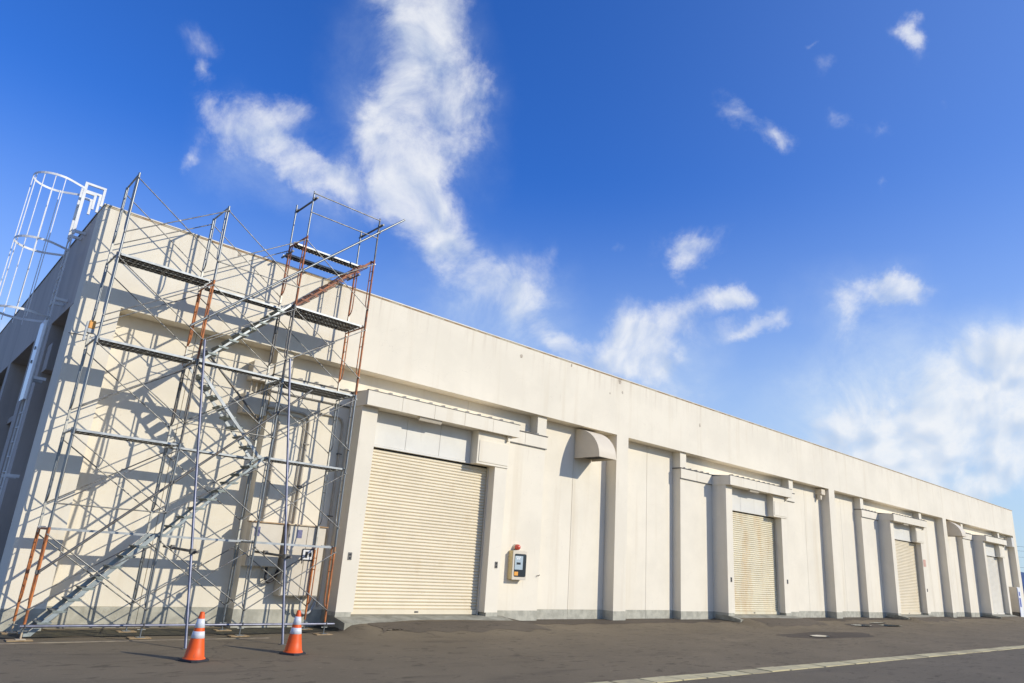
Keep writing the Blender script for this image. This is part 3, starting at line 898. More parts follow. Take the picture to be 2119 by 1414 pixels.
    # tube lamp under the canopy
    if di < 3:
        lx = p0 + 1.62
        lp = B().prism([(-0.73, ZL0 - 0.012), (-0.58, ZL0 - 0.012), (-0.60, ZL0 - 0.05), (-0.63, ZL0 - 0.10), (-0.68, ZL0 - 0.10), (-0.71, ZL0 - 0.05)], 'x', lx, lx + 0.72).obj('lamp_housing', 'white', cn)
        lp.data.materials[0] = M['box_beige']
    # concrete sill slab sloping to the yard
    sb = B().prism([(0.0, -0.3), (0.0, ZD), (-0.50, ZD), (-1.05, ZD - 0.09), (-1.06, -0.3)], 'x', p0 - 0.02, p1 + 0.25)
    so = sb.obj('door_sill', 'slab', wh)
# left face: pillars, recess wall, cross rails
def side_pillar(y0, y1):
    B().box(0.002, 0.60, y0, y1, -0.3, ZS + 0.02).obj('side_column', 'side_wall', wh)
for a, c in ((2.87, 3.35), (4.42, 5.02), (8.72, 9.32), (13.1, 13.7), (17.5, 18.1), (22.0, 22.6), (28, 28.6), (36, 36.6), (44, 44.6), (52, 52.6)):
    side_pillar(a, c)
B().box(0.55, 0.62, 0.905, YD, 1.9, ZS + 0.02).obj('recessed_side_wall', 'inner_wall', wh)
b = B()
y = 0.91
while y < 30:
    b.prism([(0.50, y), (0.50, y + 0.10), (0.53, y + 0.13), (0.53, y + 0.20), (0.50, y + 0.23)][:4] + [(0.56, y + 0.22), (0.56, y)], 'z', -0.3, 1.9)
    y += 0.23
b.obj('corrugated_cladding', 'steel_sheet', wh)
for (y0, y1, zz) in ((0.905, 2.865, 4.72), (0.905, 2.865, 2.42), (5.03, 8.71, 4.4), (0.905, 2.865, 1.92)):
    B().box(0.30, 0.548, y0, y1, zz, zz + 0.16).obj('side_cross_rail', 'side_wall', wh)
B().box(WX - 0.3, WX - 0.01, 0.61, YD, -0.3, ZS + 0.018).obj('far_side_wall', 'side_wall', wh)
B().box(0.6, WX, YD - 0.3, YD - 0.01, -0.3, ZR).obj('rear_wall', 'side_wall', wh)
B().box(0.05, 0.45, 2.30, 2.84, 5.0, 5.62).obj('side_duct_box', 'side_wall', wh, label='pale grey boxy duct under the side soffit')
# long dark soffit face inside recess is plain shade

for (x, z, r) in [(12.03, 7.84, 0.1), (14.36, 8.08, 0.07), (16.94, 8.09, 0.16), (17.09, 7.72, 0.08), (16.39, 7.54, 0.06), (22.06, 7.38, 0.1), (2.88, 8.37, 0.09)]:      # flaked paint on the parapet band
    z = min(z, ZR - 0.1); b = B(); n = 11
    pr = [(x + r * (0.5 + 0.5 * random.random()) * math.cos(2 * PI * k / n) * 0.7, z + r * (0.4 + 0.6 * random.random()) * math.sin(2 * PI * k / n)) for k in range(n)]
    b.prism(pr, 'y', -0.0025, -0.0002).obj('flaked_paint', 'flake', wh)
# ------------------------------------------------------------------ exhaust hoods
def hood(x0, x1, label):
    t = thing('exhaust_hood', ((x0 + x1) / 2, 0.45, 5.1), label, 'exhaust hood', 'curved exhaust hoods under the parapet band')
    n = 14
    def prof(k):
        a = k / n * PI / 2
        return (0.44 - 1.10 * math.sin(a), 5.12 + 0.96 * math.cos(a))
    pr = [prof(k) for k in range(n + 1)]
    sh = B()
    outer = pr
    vs = [(x, p[0], p[1]) for x in (x0, x1) for p in outer]
    sh.add(vs, [(i, i + 1, n + 2 + i, n + 1 + i) for i in range(n)], True)
    sh.add([(x0 + .01, p[0] + 0.012, p[1] - 0.012) for p in outer] + [(x1 - .01, p[0] + 0.012, p[1] - 0.012) for p in outer], [(i, i + 1, n + 2 + i, n + 1 + i) for i in range(n)], True)
    sh.obj('hood_shell', 'hood', t)
    for x in (x0, x1):
        B().prism([(0.44, 5.12)] + pr, 'x', x - 0.006, x + 0.006).obj('side_cheek', 'hood', t)
    B().box(x0 + 0.02, x1 - 0.02, -0.64, 0.44, 5.16, 5.17).obj('dark_hood_inside', 'gap', t)  # near-black plate painted in for the dark inside of the open hood
    B().box(x0 - 0.012, x1 + 0.012, -0.672, -0.652, 5.085, 5.125).box(x0 - 0.016, x0 - 0.002, -0.652, 0.43, 5.085, 5.125).box(x1 + 0.002, x1 + 0.016, -0.652, 0.43, 5.085, 5.125).obj('bottom_rim', 'hood', t)
hood(15.16, 16.02, 'cream quarter-round exhaust hood casting a shadow left of the second column')
hood(51.75, 52.62, 'cream quarter-round exhaust hood near the far end of the wall')
t = thing('duct_box', (33.2, 0.3, 5.8), 'small cream box with a spout tucked under the band beside the middle column', 'duct box')
B().box(33.05, 33.45, 0.12, 0.45, 5.80, 6.08).obj('box_body', 'hood', t)
B().prism([(33.08, 5.80), (33.30, 5.80), (33.20, 5.55), (33.10, 5.55)], 'y', 0.2, 0.4).obj('spout', 'hood', t)

# ------------------------------------------------------------------ meter cabinet right of the first door
t = thing('meter_cabinet', (12.4, 0.1, 1.14), 'cream wall cabinet with dark window showing a grey meter, beneath a red lamp', 'meter cabinet')
B().bbox(12.13, 12.68, -0.085, 0.098, 1.14, 1.94, 0.012).obj('cabinet_body', 'meter_side', t)
B().bbox(12.125, 12.685, -0.11, -0.086, 1.135, 1.945, 0.008).obj('cabinet_door', 'box_beige', t)
def rrect(b, x0, x1, y, z0, z1, r, th=0.004):
    pr = []
    for cx, cz, a0 in ((x1 - r, z1 - r, 0), (x0 + r, z1 - r, 90), (x0 + r, z0 + r, 180), (x1 - r, z0 + r, 270)):
        for k in range(5):
            a = math.radians(a0 + k * 22.5)
            pr.append((cx + r * math.cos(a), cz + r * math.sin(a)))
    b.prism(pr, 'y', y, y + th)
    return b
rrect(B(), 12.19, 12.66, -0.116, 1.22, 1.86, 0.05).obj('window_frame', 'black', t)
rrect(B(), 12.21, 12.64, -0.1185, 1.24, 1.84, 0.04, 0.002).obj('window_pane', 'glass_dark', t)
f_ = B().box(12.20, 12.52, -0.1215, -0.1190, 1.42, 1.80).obj('meter', 'meter_face', t)
B().box(12.27, 12.43, -0.1240, -0.1217, 1.56, 1.62).obj('display', 'black', f_)
B().box(12.245, 12.285, -0.1235, -0.1217, 1.755, 1.785).box(12.305, 12.345, -0.1235, -0.1217, 1.755, 1.785).box(12.365, 12.425, -0.1235, -0.1217, 1.755, 1.785)\
   .box(12.275, 12.335, -0.1235, -0.1217, 1.705, 1.738).box(12.355, 12.400, -0.1235, -0.1217, 1.705, 1.738).obj('print_marks', 'white', f_)
B().box(12.20, 12.35, -0.1215, -0.1190, 1.255, 1.36).obj('orange_card', 'amber', t)
B().box(12.20, 12.60, -0.095, 0.09, 1.945, 1.953).obj('rain_lip', 'conduit', t)
t = thing('alarm_lamp', (12.36, 0.1, 2.05), 'round faded red lamp on the wall above the meter cabinet', 'lamp')
b = B(); n = 20
pr = [(0.0, -0.16), (0.035, -0.157), (0.062, -0.14), (0.078, -0.11), (0.082, -0.07), (0.082, -0.04)]
vs = [(12.37 + r * math.cos(2 * PI * k / n), y + 0.06, 2.045 + r * math.sin(2 * PI * k / n)) for r, y in pr for k in range(n)]
b.add(vs, [(i * n + k, i * n + (k + 1) % n, (i + 1) * n + (k + 1) % n, (i + 1) * n + k) for i in range(len(pr) - 1) for k in range(n)], True)
b.obj('lens', 'red_lamp', t)
B().tube([(12.37, 0.025, 2.045), (12.37, 0.098, 2.045)], 0.088, 20).obj('lamp_base', 'box_beige', t)
t = thing('wall_peg', (13.36, 0.1, 1.27), 'tiny bent metal peg on the wall right of the meter cabinet', 'wall peg')
B().tube([(13.34, 0.1, 1.27), (13.34, 0.03, 1.27), (13.38, 0.02, 1.30)], 0.012, 6).obj('peg', 'galv_dark', t)
# door switches on the jambs
def switch(x, z, label, y=-0.55):
    t = thing('door_switch', (x, y, z), label, 'switch', 'shutter door switches on the jambs')
    B().bbox(x - 0.05, x + 0.05, y - 0.014, y - 0.001, z - 0.085, z + 0.085, 0.003).obj('switch_plate', 'galv_dark', t)
    B().box(x - 0.022, x + 0.022, y - 0.022, y - 0.014, z + 0.02, z + 0.06).box(x - 0.022, x + 0.022, y - 0.022, y - 0.014, z - 0.06, z - 0.02).obj('push_button', 'black', t)
switch(6.52, 1.52, 'small grey push switch on the left jamb of the nearest shutter')
switch(11.10, 1.52, 'small dark push switch between the nearest shutter and the meter cabinet')
switch(23.24, 1.50, 'small grey switch on the left jamb of the rust-stained shutter')
switch(27.74, 1.55, 'small dark switch on the right jamb of the rust-stained shutter')
switch(44.53, 1.55, 'tiny dark switch right of the third shutter along the wall')
t = thing('notice', (44.55, -0.55, 2.9), 'faded pink notice on the jamb right of the third shutter', 'notice')
B().box(44.33, 44.72, -0.56, -0.552, 2.85, 3.25).obj('notice_sheet', 'pink', t)

# ------------------------------------------------------------------ electrical boxes and conduits behind the scaffold
t = thing('junction_box', (4.0, 0.4, 5.35), 'beige junction box high under the band, the upper of the two beside the pilaster', 'junction box')
B().bbox(3.74, 4.20, 0.12, 0.445, 5.30, 5.74, 0.008).obj('box_body', 'box_beige', t)
B().bbox(3.73, 4.21, 0.095, 0.119, 5.29, 5.75, 0.005).obj('box_lid', 'box_beige', t)
for x in (3.84, 3.96, 4.08):
    B().tube([(x, 0.32, 5.30), (x, 0.32, 4.96)], 0.024, 8).obj('conduit', 'conduit', t)
t = thing('junction_box', (3.95, 0.4, 4.5), 'beige junction box below the pipes of the upper one, beside the pilaster', 'junction box')
B().bbox(3.66, 4.20, 0.10, 0.445, 4.50, 4.955, 0.008).obj('box_body', 'box_beige', t)
B().bbox(3.65, 4.21, 0.075, 0.099, 4.49, 4.965, 0.005).obj('box_lid', 'box_beige', t)
t = thing('electric_cabinet', (4.6, 0.1, 1.18), 'smaller beige electrical cabinet with rusty top edge, left of the taller one', 'electrical cabinet')
B().bbox(4.24, 4.98, -0.12, 0.098, 1.18, 2.11, 0.008).obj('cabinet_body', 'box_beige', t)
B().bbox(4.26, 4.96, -0.14, -0.121, 1.20, 2.09, 0.004).obj('cabinet_door', 'box_beige', t)
B().box(4.21, 5.01, -0.16, 0.097, 2.112, 2.135).obj('rain_hood', 'rust_edge', t)
B().box(4.32, 4.44, -0.146, -0.141, 1.82, 2.02).obj('window', 'purple', t)
t = thing('electric_cabinet', (5.52, 0.1, 0.59), 'tall beige electrical cabinet with black-framed meter window and rusty top', 'electrical cabinet')
B().bbox(5.07, 5.99, -0.235, 0.098, 0.59, 2.11, 0.008).obj('cabinet_body', 'box_beige', t)
B().bbox(5.09, 5.52, -0.255, -0.236, 0.61, 2.09, 0.004).obj('cabinet_door', 'box_beige', t)
B().bbox(5.53, 5.97, -0.255, -0.236, 0.61, 2.09, 0.004).obj('cabinet_door', 'box_beige', t)
B().box(5.04, 6.02, -0.275, 0.097, 2.112, 2.137).obj('rain_hood', 'rust_edge', t)
B().box(5.27, 5.39, -0.261, -0.256, 1.84, 2.02).obj('notice_window', 'purple', t)
B().box(5.48, 5.50, -0.272, -0.256, 1.30, 1.42).obj('door_handle', 'galv_dark', t)
for hz_ in (0.80, 1.85): B().tube([(5.095, -0.26, hz_), (5.095, -0.26, hz_ + 0.07)], 0.008, 6).obj('hinge', 'galv_dark', t)
mf = rrect(B(), 5.45, 5.75, -0.270, 1.36, 1.62, 0.03, 0.014).obj('meter_window', 'black', t)
rrect(B(), 5.475, 5.725, -0.274, 1.385, 1.595, 0.02, 0.003).obj('meter_face', 'white', mf)
B().box(5.53, 5.59, -0.2775, -0.2745, 1.42, 1.56).obj('meter_print', 'black', mf)
B().box(5.62, 5.69, -0.2775, -0.2745, 1.45, 1.53).obj('meter_print', 'black', mf)
def bend(pts, r, n=8, steps=6, rad=0.15):
    """polyline with rounded corners"""
    P = [Vector(p) for p in pts]; out = [P[0]]
    for i in range(1, len(P) - 1):
        a = P[i] + (P[i - 1] - P[i]).normalized() * rad
        c = P[i] + (P[i + 1] - P[i]).normalized() * rad
        for k in range(steps + 1):
            t_ = k / steps
            out.append(a * (1 - t_) ** 2 + P[i] * 2 * t_ * (1 - t_) + c * t_ * t_)
    out.append(P[-1])
    return out
def conduit(label, pts, r, m='conduit', rad=0.2, clips=(), name='conduit_pipe'):
    t = thing(name, pts[-1], label, 'conduit')
    B().tube(bend(pts, r, rad=rad), r, 8).obj('pipe', m, t)
    for c in clips:
        B().box(c[0] - r - 0.035, c[0] + r + 0.035, c[1] - r - 0.004, c[1] + r + 0.002, c[2] - 0.012, c[2] + 0.012).obj('pipe_clip', 'galv_dark', t)
conduit('thick painted conduit curving down to the tall electrical cabinet', [(4.2, 0.06, 4.72), (5.30, 0.06, 4.72), (5.30, 0.06, 2.16)], 0.032, rad=0.28, clips=[(5.30, 0.06, 4.0), (5.30, 0.06, 3.0)])
conduit('thin painted conduit running beside the thick one above the tall cabinet', [(4.2, 0.06, 4.60), (5.20, 0.06, 4.60), (5.20, 0.06, 2.16)], 0.018, rad=0.22, clips=[(5.20, 0.06, 3.6)])
conduit('painted conduit bending down the shaded side of the nearest door portal', [(5.55, 0.06, 4.80), (6.20, 0.06, 4.80), (6.20, 0.06, 0.35)], 0.026, rad=0.22, clips=[(6.20, 0.06, 3.9), (6.20, 0.06, 2.4)])
conduit('conduit pipe climbing from the smaller electrical cabinet', [(4.55, 0.05, 2.14), (4.55, 0.05, 4.45), (4.20, 0.05, 4.62)], 0.026, rad=0.12, clips=[(4.55, 0.05, 3.3)])
conduit('grey flexible hose looping from the tall cabinet to the wall', [(5.70, -0.06, 0.59), (5.70, -0.06, 0.22), (6.00, 0.02, 0.20), (6.12, 0.06, 0.50)], 0.030, 'hose', 0.14, name='flexible_hose')
conduit('black hose looping out of the smaller electrical cabinet into the taller', [(4.78, -0.02, 1.18), (4.78, -0.05, 0.86), (4.95, -0.03, 0.86), (5.06, -0.02, 1.12)], 0.032, 'rubber', 0.13, name='flexible_hose')
# far end: outdoor cabinet, pipe
t = thing('outdoor_cabinet', (64.9, 0.0, 0.0), 'white outdoor cabinet with blue markings at the far end of the wall', 'cabinet')
B().bbox(64.55, 65.55, -0.35, 0.44, 0.35, 2.18, 0.02).obj('cabinet_body', 'box_beige', t)
B().bbox(64.58, 65.52, -0.37, -0.352, 0.02, 2.15, 0.008).obj('front_panel', 'white', t)
for q in ((64.85, 65.15, 1.55, 1.85), (64.80, 65.0, 0.75, 1.40), (65.06, 65.2, 0.75, 1.40), (64.58, 64.64, 0.1, 2.1)): B().box(q[0], q[1], -0.376, -0.372, q[2], q[3]).obj('blue_marking', 'blueprint', t)
B().box(64.60, 65.5, -0.30, 0.40, -0.02, 0.33).obj('cabinet_foot', 'galv_dark', t)
t = thing('junction_box', (66.6, 0.3, 5.4), 'white junction box high beside the last column of the wall', 'junction box')
B().bbox(66.35, 66.95, -0.05, 0.44, 5.25, 5.95, 0.01).obj('box_body', 'panel', t)
conduit('thin grey pipe running down the wall beside the farthest shutter', [(62.9, 0.06, 5.0), (62.9, 0.06, 0.3)], 0.035, 'galv_dark', 0.1, clips=[(62.9, 0.06, 3.4)])
# trees of thin conduit on the parapet corner: nothing

# ------------------------------------------------------------------ caged ladder on the left face
LX = -0.24; LY0, LY1 = 1.45, 1.88
lad = thing('caged_ladder', (LX, 1.65, 0.6), 'white roof ladder with hooped safety cage on the shaded end wall', 'ladder')
for y in (LY0, LY1):
    B().box(LX - 0.014, LX + 0.014, y - 0.006, y + 0.006, 0.6, 9.12).obj('rail', 'ladder', lad)
    # gooseneck over the parapet
    B().box(LX - 0.03, LX + 0.40, y - 0.022, y + 0.022, 9.13, 9.18).box(LX + 0.35, LX + 0.40, y - 0.022, y + 0.022, 8.72, 9.129).box(LX - 0.03, LX + 0.03, y - 0.02, y + 0.02, 7.9, 9.129).obj('gooseneck', 'ladder', lad)
for y in (LY0 + 0.03, LY1 - 0.03):
    B().box(LX + 0.031, LX + 0.25, y - 0.020, y + 0.020, 8.93, 8.98).box(LX + 0.20, LX + 0.25, y - 0.020, y + 0.020, 8.60, 8.929).obj('grab_bar', 'ladder', lad)
rung = B().tube([(0, 0.006, 0), (0, LY1 - LY0 - 0.006, 0)], 0.011, 6).mesh('rung', 'ladder')
z = 0.9
while z < 8.9:
    inst('rung', rung, lad, (LX, LY0, z)); z += 0.3
for z in (7.95, 6.35, 4.6, 2.6):
    for y in (LY0 + 0.01, LY1 - 0.01): B().box(LX + 0.015, -0.002, y - 0.025, y + 0.025, z, z + 0.06).obj('wall_bracket', 'ladder', lad)
HR = 0.45; HCX = LX - 0.52; HCY = (LY0 + LY1) / 2
def hoop_pts(z):
    pts = [(LX, LY0 - 0.01, z)]
    for k in range(25):
        a = math.radians(-62 - k * (236 / 24.0))
        pts.append((HCX + HR * math.cos(a) , HCY + HR * math.sin(a), z))
    pts.append((LX, LY1 + 0.01, z))
    return pts
for z in (9.02, 7.50, 5.93):
    P = hoop_pts(z)
    b = B()
    vs = []
    for i, p in enumerate(P):
        d = Vector(P[min(i + 1, len(P) - 1)]) - Vector(P[max(i - 1, 0)])
        nn = Vector((-d.y, d.x, 0)).normalized() * 0.004
        for s_, zz in ((-1, -0.024), (1, -0.024), (1, 0.024), (-1, 0.024)):
            vs.append((p[0] + nn.x * s_, p[1] + nn.y * s_, z + zz))
    n = len(P)
    b.add(vs, [(i * 4 + k, i * 4 + (k + 1) % 4, (i + 1) * 4 + (k + 1) % 4, (i + 1) * 4 + k) for i in range(n - 1) for k in range(4)])
    b.obj('hoop', 'ladder', lad)
for k in (1.5, 4, 6.8, 9.6, 12.4, 15.2, 18, 20.8, 23):
    a = math.radians(-62 - k * (236 / 24.0))
    x = HCX + (HR - 0.008) * math.cos(a); y = HCY + (HR - 0.008) * math.sin(a)
    B().box(x - 0.008, x + 0.008, y - 0.004, y + 0.004, 5.80, 9.05).obj('cage_bar', 'ladder', lad)
# sheet tied over the lower rungs
t = thing('climb_guard', (LX - 0.06, 1.65, 4.3), 'long white guard sheet closing off the lower part of the caged ladder', 'guard sheet')
B().box(LX - 0.066, LX - 0.056, LY0 - 0.05, LY1 + 0.06, 4.16, 5.86).box(LX - 0.056, LX - 0.016, LY0 - 0.05, LY0 - 0.042, 4.16, 5.86).obj('sheet', 'sheet_white', t)
for z in (5.25, 4.95): B().box(LX - 0.085, LX - 0.067, HCY - 0.03, HCY + 0.03, z, z + 0.06).obj('lock_fitting', 'galv_dark', t)

# ------------------------------------------------------------------ scaffold
FX = [0.264, 2.093, 3.920, 5.750]
YF, YB = -1.20, -0.294
ZB = [-0.02 + 1.725 * k for k in range(6)]        # frame bottoms; ZB[k+1] is the deck level
FW = YB - YF
sc = thing('scaffold', (3.0, -0.75, -0.1), 'three-bay tube scaffold, grey and rusty orange, standing against the warehouse wall', 'scaffold')
def frame_meshes(mt, z0=0.0):
    d = {}
    H = 1.725
    d['leg'] = B().tube([(0, 0, z0), (0, 0, H)], 0.0228, 10).mesh('leg', mt)
    d['crossbar'] = B().tube([(0, 0.0, H - 0.025), (0, FW, H - 0.025)], 0.019, 8).mesh('crossbar', mt)
    def inner(sg):
        y = 0.135 * sg
        pts = [(0, y, H - 0.03), (0, y, 0.66)]
        for k in range(1, 7):
            a = k / 6 * PI / 2
            pts.append((0, y - sg * 0.115 * (1 - math.cos(a)), 0.66 - 0.20 * math.sin(a)))
        b = B().tube(pts, 0.0135, 8)
        b.tube([(0, 0.02 * sg, 1.20), (0, y, 1.20)], 0.010, 6)
        b.tube([(0, 0.02 * sg, 0.95 + 0.5), (0, y, 0.95 + 0.5)], 0.008, 6)
        return b.mesh('inner_bar', mt)
    d['inner_front'] = inner(1); d['inner_back'] = inner(-1)
    d['lock'] = B().box(-0.018, 0.018, 0.030, 0.036, -0.10, 0.42).box(-0.018, 0.018, 0.022, 0.030, -0.10, -0.05).box(-0.018, 0.018, 0.022, 0.030, 0.38, 0.42).mesh('arm_lock', 'lock')
    return d
FM = {k: frame_meshes(k) for k in ('galv', 'galv_dark', 'orange', 'red_rust')}
FM0 = {k: frame_meshes(k, 0.13) for k in ('galv', 'orange')}
STY = {(0, 0): 'orange', (1, 3): 'orange', (2, 4): 'red_rust', (3, 4): 'red_rust', (3, 3): 'orange', (3, 0): 'orange',
       (1, 2): 'galv_dark', (2, 3): 'galv_dark', (1, 1): 'galv', (0, 1): 'galv'}
for i in range(4):
    for k in range(5):
        st = STY.get((i, k), 'galv')
        D = (FM0 if k == 0 else FM)[st]
        fr = bpy.data.objects.new('scaffold_frame', D['crossbar']); COL.objects.link(fr)
        fr.parent = sc; base = (FX[i] + random.uniform(-.006, .006), YF, ZB[k])
        fr.location = Vector(base) - Vector(ORG[sc.name]); ORG[fr.name] = base
        fr.rotation_euler = (0, random.uniform(-.004, .004), random.uniform(-.012, .012))
        if st in ('orange', 'red_rust'): fr['label'] = 'rusty orange painted frame'
        inst('leg', D['leg'], fr, base)
        inst('leg', D['leg'], fr, (base[0], YB, base[2]))
        inst('inner_bar', D['inner_front'], fr, base)
        inst('inner_bar', D['inner_back'], fr, (base[0], YB, base[2]))
        if k > 0:
            inst('arm_lock', D['lock'], fr, base)
            inst('arm_lock', D['lock'], fr, (base[0], YB, base[2]), (0, 0, PI))
# cross braces
def rodX(L_, dz0, dz1):
    b = B()
    for (za, zb, yo) in ((dz0, dz1, -0.008), (dz1, dz0, 0.012)):
        b.tube([(0, yo, za), (L_, yo, zb)], 0.0115, 6)
        for x, z in ((0, za), (L_, zb)): b.tube([(x, -0.03, z), (x, 0.03, z)], 0.016, 6)
    b.tube([(L_ / 2, -0.02, (dz0 + dz1) / 2), (L_ / 2, 0.024, (dz0 + dz1) / 2)], 0.018, 6)
    return b.mesh('cross_brace', 'brace')
RX = rodX(FX[1] - FX[0], 0.41, 1.61)
for k in range(5):
    for i in range(3):
        for y in (YF - 0.035, YB + 0.035):
            if k == 4 and y > YF and i == 2: continue
            inst('cross_brace', RX, sc, (FX[i], y, ZB[k]))
# deck planks
def plank(L_, w, tex):
    b = B()
    b.cur = 1
    b.add([(0.05, 0, 0.0), (L_ - 0.05, 0, 0.0), (L_ - 0.05, w, 0.0), (0.05, w, 0.0)], [(0, 1, 2, 3)])
    b.cur = 0
    b.box(0.05, L_ - 0.05, -0.004, 0.010, -0.034, 0.006).box(0.05, L_ - 0.05, w - 0.010, w + 0.004, -0.034, 0.006)
    b.cur = 2
    b.box(0.05, L_ - 0.05, w * 0.5 - 0.012, w * 0.5 + 0.012, -0.035, -0.002)
    for x in (0.35, L_ / 2, L_ - 0.35): b.box(x - 0.02, x + 0.02, 0.0105, w - 0.0105, -0.032, -0.003)
    b.cur = 0
    for x in (0.0, L_):
        for y in (0.03, w - 0.03):
            s_ = 1 if x == 0 else -1
            b.box(min(x - 0.02 * s_, x + 0.06 * s_), max(x - 0.02 * s_, x + 0.06 * s_), y - 0.012, y + 0.012, 0.0, 0.02)
            b.box(min(x - 0.03 * s_, x - 0.02 * s_), max(x - 0.03 * s_, x - 0.02 * s_), y - 0.012, y + 0.012, -0.03, 0.02)
    return b.mesh('deck_plank', ['rail_white', 'deck_holes', 'galv_dark'])
BAY = FX[1] - FX[0]
PL = {w: plank(BAY, w, 0) for w in (0.24, 0.28)}
def planks(bay, lvl, ys, w=0.24, dz=0.0):
    for y in ys: inst('deck_plank', PL[w], sc, (FX[bay], y, ZB[lvl] - 0.005 + dz))
two = (-1.14, -0.88); three = (-1.14, -0.89, -0.64)
for lvl in (2, 3, 4): planks(0, lvl, two)
planks(0, 1, (-0.60,)); planks(1, 1, (-0.60,)); planks(2, 1, three[:2])
planks(1, 2, (-0.60,)); planks(1, 3, (-1.15,)); planks(1, 4, (-0.72,))
planks(2, 2, two); planks(2, 3, three); planks(2, 4, three)
planks(2, 5, (-0.62,)); planks(2, 5, (-0.24,), dz=-0.17)
B().tube([(FX[2], -0.55, ZB[5] - 0.2), (FX[2], 0.08, ZB[5] - 0.2)], 0.024, 8).tube([(FX[3], -0.55, ZB[5] - 0.2), (FX[3], 0.08, ZB[5] - 0.2)], 0.024, 8).obj('bracket_tube', 'galv_dark', sc)
# stairs
def stair(name, a, c, y0, y1, mt, mtt, treads=8, label=None, hh=0.060, over=-0.012):
    """stringers from a=(x,z) up to c=(x,z) between y0 and y1, with treads"""
    st = B().beam((a[0], y0, a[1]), (c[0], y0, c[1]), 0.022, hh).beam((a[0], y1, a[1]), (c[0], y1, c[1]), 0.022, hh)
    sgn = 1 if c[0] > a[0] else -1
    for y in (y0, y1):      # hook plates at both ends
        st.beam((c[0] - sgn * 0.02, y, c[1]), (c[0] + sgn * 0.10, y, c[1] + 0.02), 0.02, 0.05)
        st.beam((a[0] + sgn * 0.02, y, a[1]), (a[0] - sgn * 0.08, y, a[1] - 0.005), 0.02, 0.05)
    st = st.obj(name, mt, sc, label=label)
    dx = (c[0] - a[0]) / (treads + 1); dz = (c[1] - a[1]) / (treads + 1)
    tm = B().prism([(-0.11, -0.006), (-0.085, -0.034), (0.085, -0.034), (0.11, -0.006), (0.11, 0.004), (-0.11, 0.004)], 'y', -over, (y1 - y0) + over).mesh('tread', mtt)
    for k in range(1, treads + 1):
        inst('tread', tm, st, (a[0] + dx * k, y0, a[1] + dz * k))
    return st
z1, z2, z3, z4, z5 = ZB[1:6]
stair('staircase', (FX[0] + 0.12, -0.02), (FX[1] - 0.08, z1 - 0.03), -1.10, -0.66, 'alu', 'tread_holes', 8, hh=0.075, over=0.025)
stair('staircase', (FX[1] + 0.10, z1 + 0.0), (FX[2] - 0.08, z2 - 0.03), -1.10, -0.66, 'alu', 'tread_holes', 8, hh=0.045, over=0.02)
stair('staircase', (FX[2] - 0.12, z2 + 0.02), (FX[1] + 0.10, z3 - 0.05), -0.88, -0.44, 'rail_white', 'tread_holes', 8)
stair('staircase', (FX[1] + 0.10, z3 + 0.02), (FX[2] - 0.08, z4 - 0.03), -1.12, -0.74, 'galv', 'tread_holes', 8, hh=0.042, over=0.03)
stair('staircase', (FX[2] + 0.06, z4 + 0.02), (FX[3] - 0.04, z5 - 0.03), -1.12, -0.74, 'red_rust', 'mesh_rust', 8, label='rusty red open-mesh stair flight at the top bay', hh=0.045, over=0.02)
# guard rails and long tubes with clamps
def tube_part(name, a, c, r=0.0243, m='galv', clamps=(), label=None):
    o = B().tube([a, c], r, 10).obj(name, m, sc, label=label)
    for cl in clamps:
        x, y, z = cl
        B().box(x - 0.035, x + 0.035, y - 0.04, y + 0.03, z - 0.03, z + 0.03).tube([(x + 0.01, y - 0.06, z - 0.02), (x + 0.01, y - 0.06, z + 0.04)], 0.008, 6).obj('clamp', 'galv_dark', o)
    return o
tube_part('ledger_tube', (0.20, YF - 0.048, 0.128), (5.95, YF - 0.048, 0.120), 0.0243, 'galv_new', [(x, YF - 0.02, 0.125) for x in FX])
YD_ = YF - 0.05
tube_part('diagonal_tube', (0.24, YD_, 0.95), (4.62, YD_, 5.03), 0.0243, 'galv_dark', [(FX[0], YD_ + .02, 0.98), (FX[1], YD_ + .02, 2.68), (FX[2], YD_ + .02, 4.38)])
tube_part('diagonal_tube', (1.80, YD_, 5.78), (6.44, YD_, 10.0), 0.0243, 'galv', [(FX[1], YD_ + .02, 6.05), (FX[2], YD_ + .02, 7.71), (FX[3], YD_ + .02, 9.38)])
tube_part('diagonal_tube', (2.50, YB + 0.05, 5.60), (3.95, YB + 0.05, 4.28), 0.0243, 'galv_dark', [(FX[2], YB + .02, 4.31)])
for (x0, x1, z, y) in ((FX[0], FX[1], 2.11, YF), (FX[1], FX[2], 3.84, YF), (FX[1], FX[2], 5.50, YB), (FX[1], FX[2], 7.29, YF), (FX[1], FX[2], 6.77 + 0.3, YB)):
    B().tube([(x0, y - 0.03, z), (x1, y - 0.03, z)], 0.012, 6).obj('guard_rail', 'brace', sc)
for x in (FX[2], FX[3]):
    B().tube([(x, YF, ZB[5]), (x, YF, 9.77)], 0.020, 10).obj('guard_post', 'galv_dark' if x == FX[3] else 'galv', sc)
    B().tube([(x, YB, ZB[5]), (x, YB, 9.72)], 0.020, 10).obj('guard_post', 'galv', sc)
    zz = 9.57
    tube_part('top_tube', (x + 0.045, YF - 0.14, zz), (x + 0.045, YB + 0.14, zz), 0.0243, 'galv_dark', [(x + 0.02, YF, zz), (x + 0.02, YB, zz)])
for z in (9.71, 9.21):
    B().tube([(FX[2], YF - 0.02, z), (FX[3], YF - 0.02, z)], 0.014, 8).obj('guard_rail', 'brace', sc)
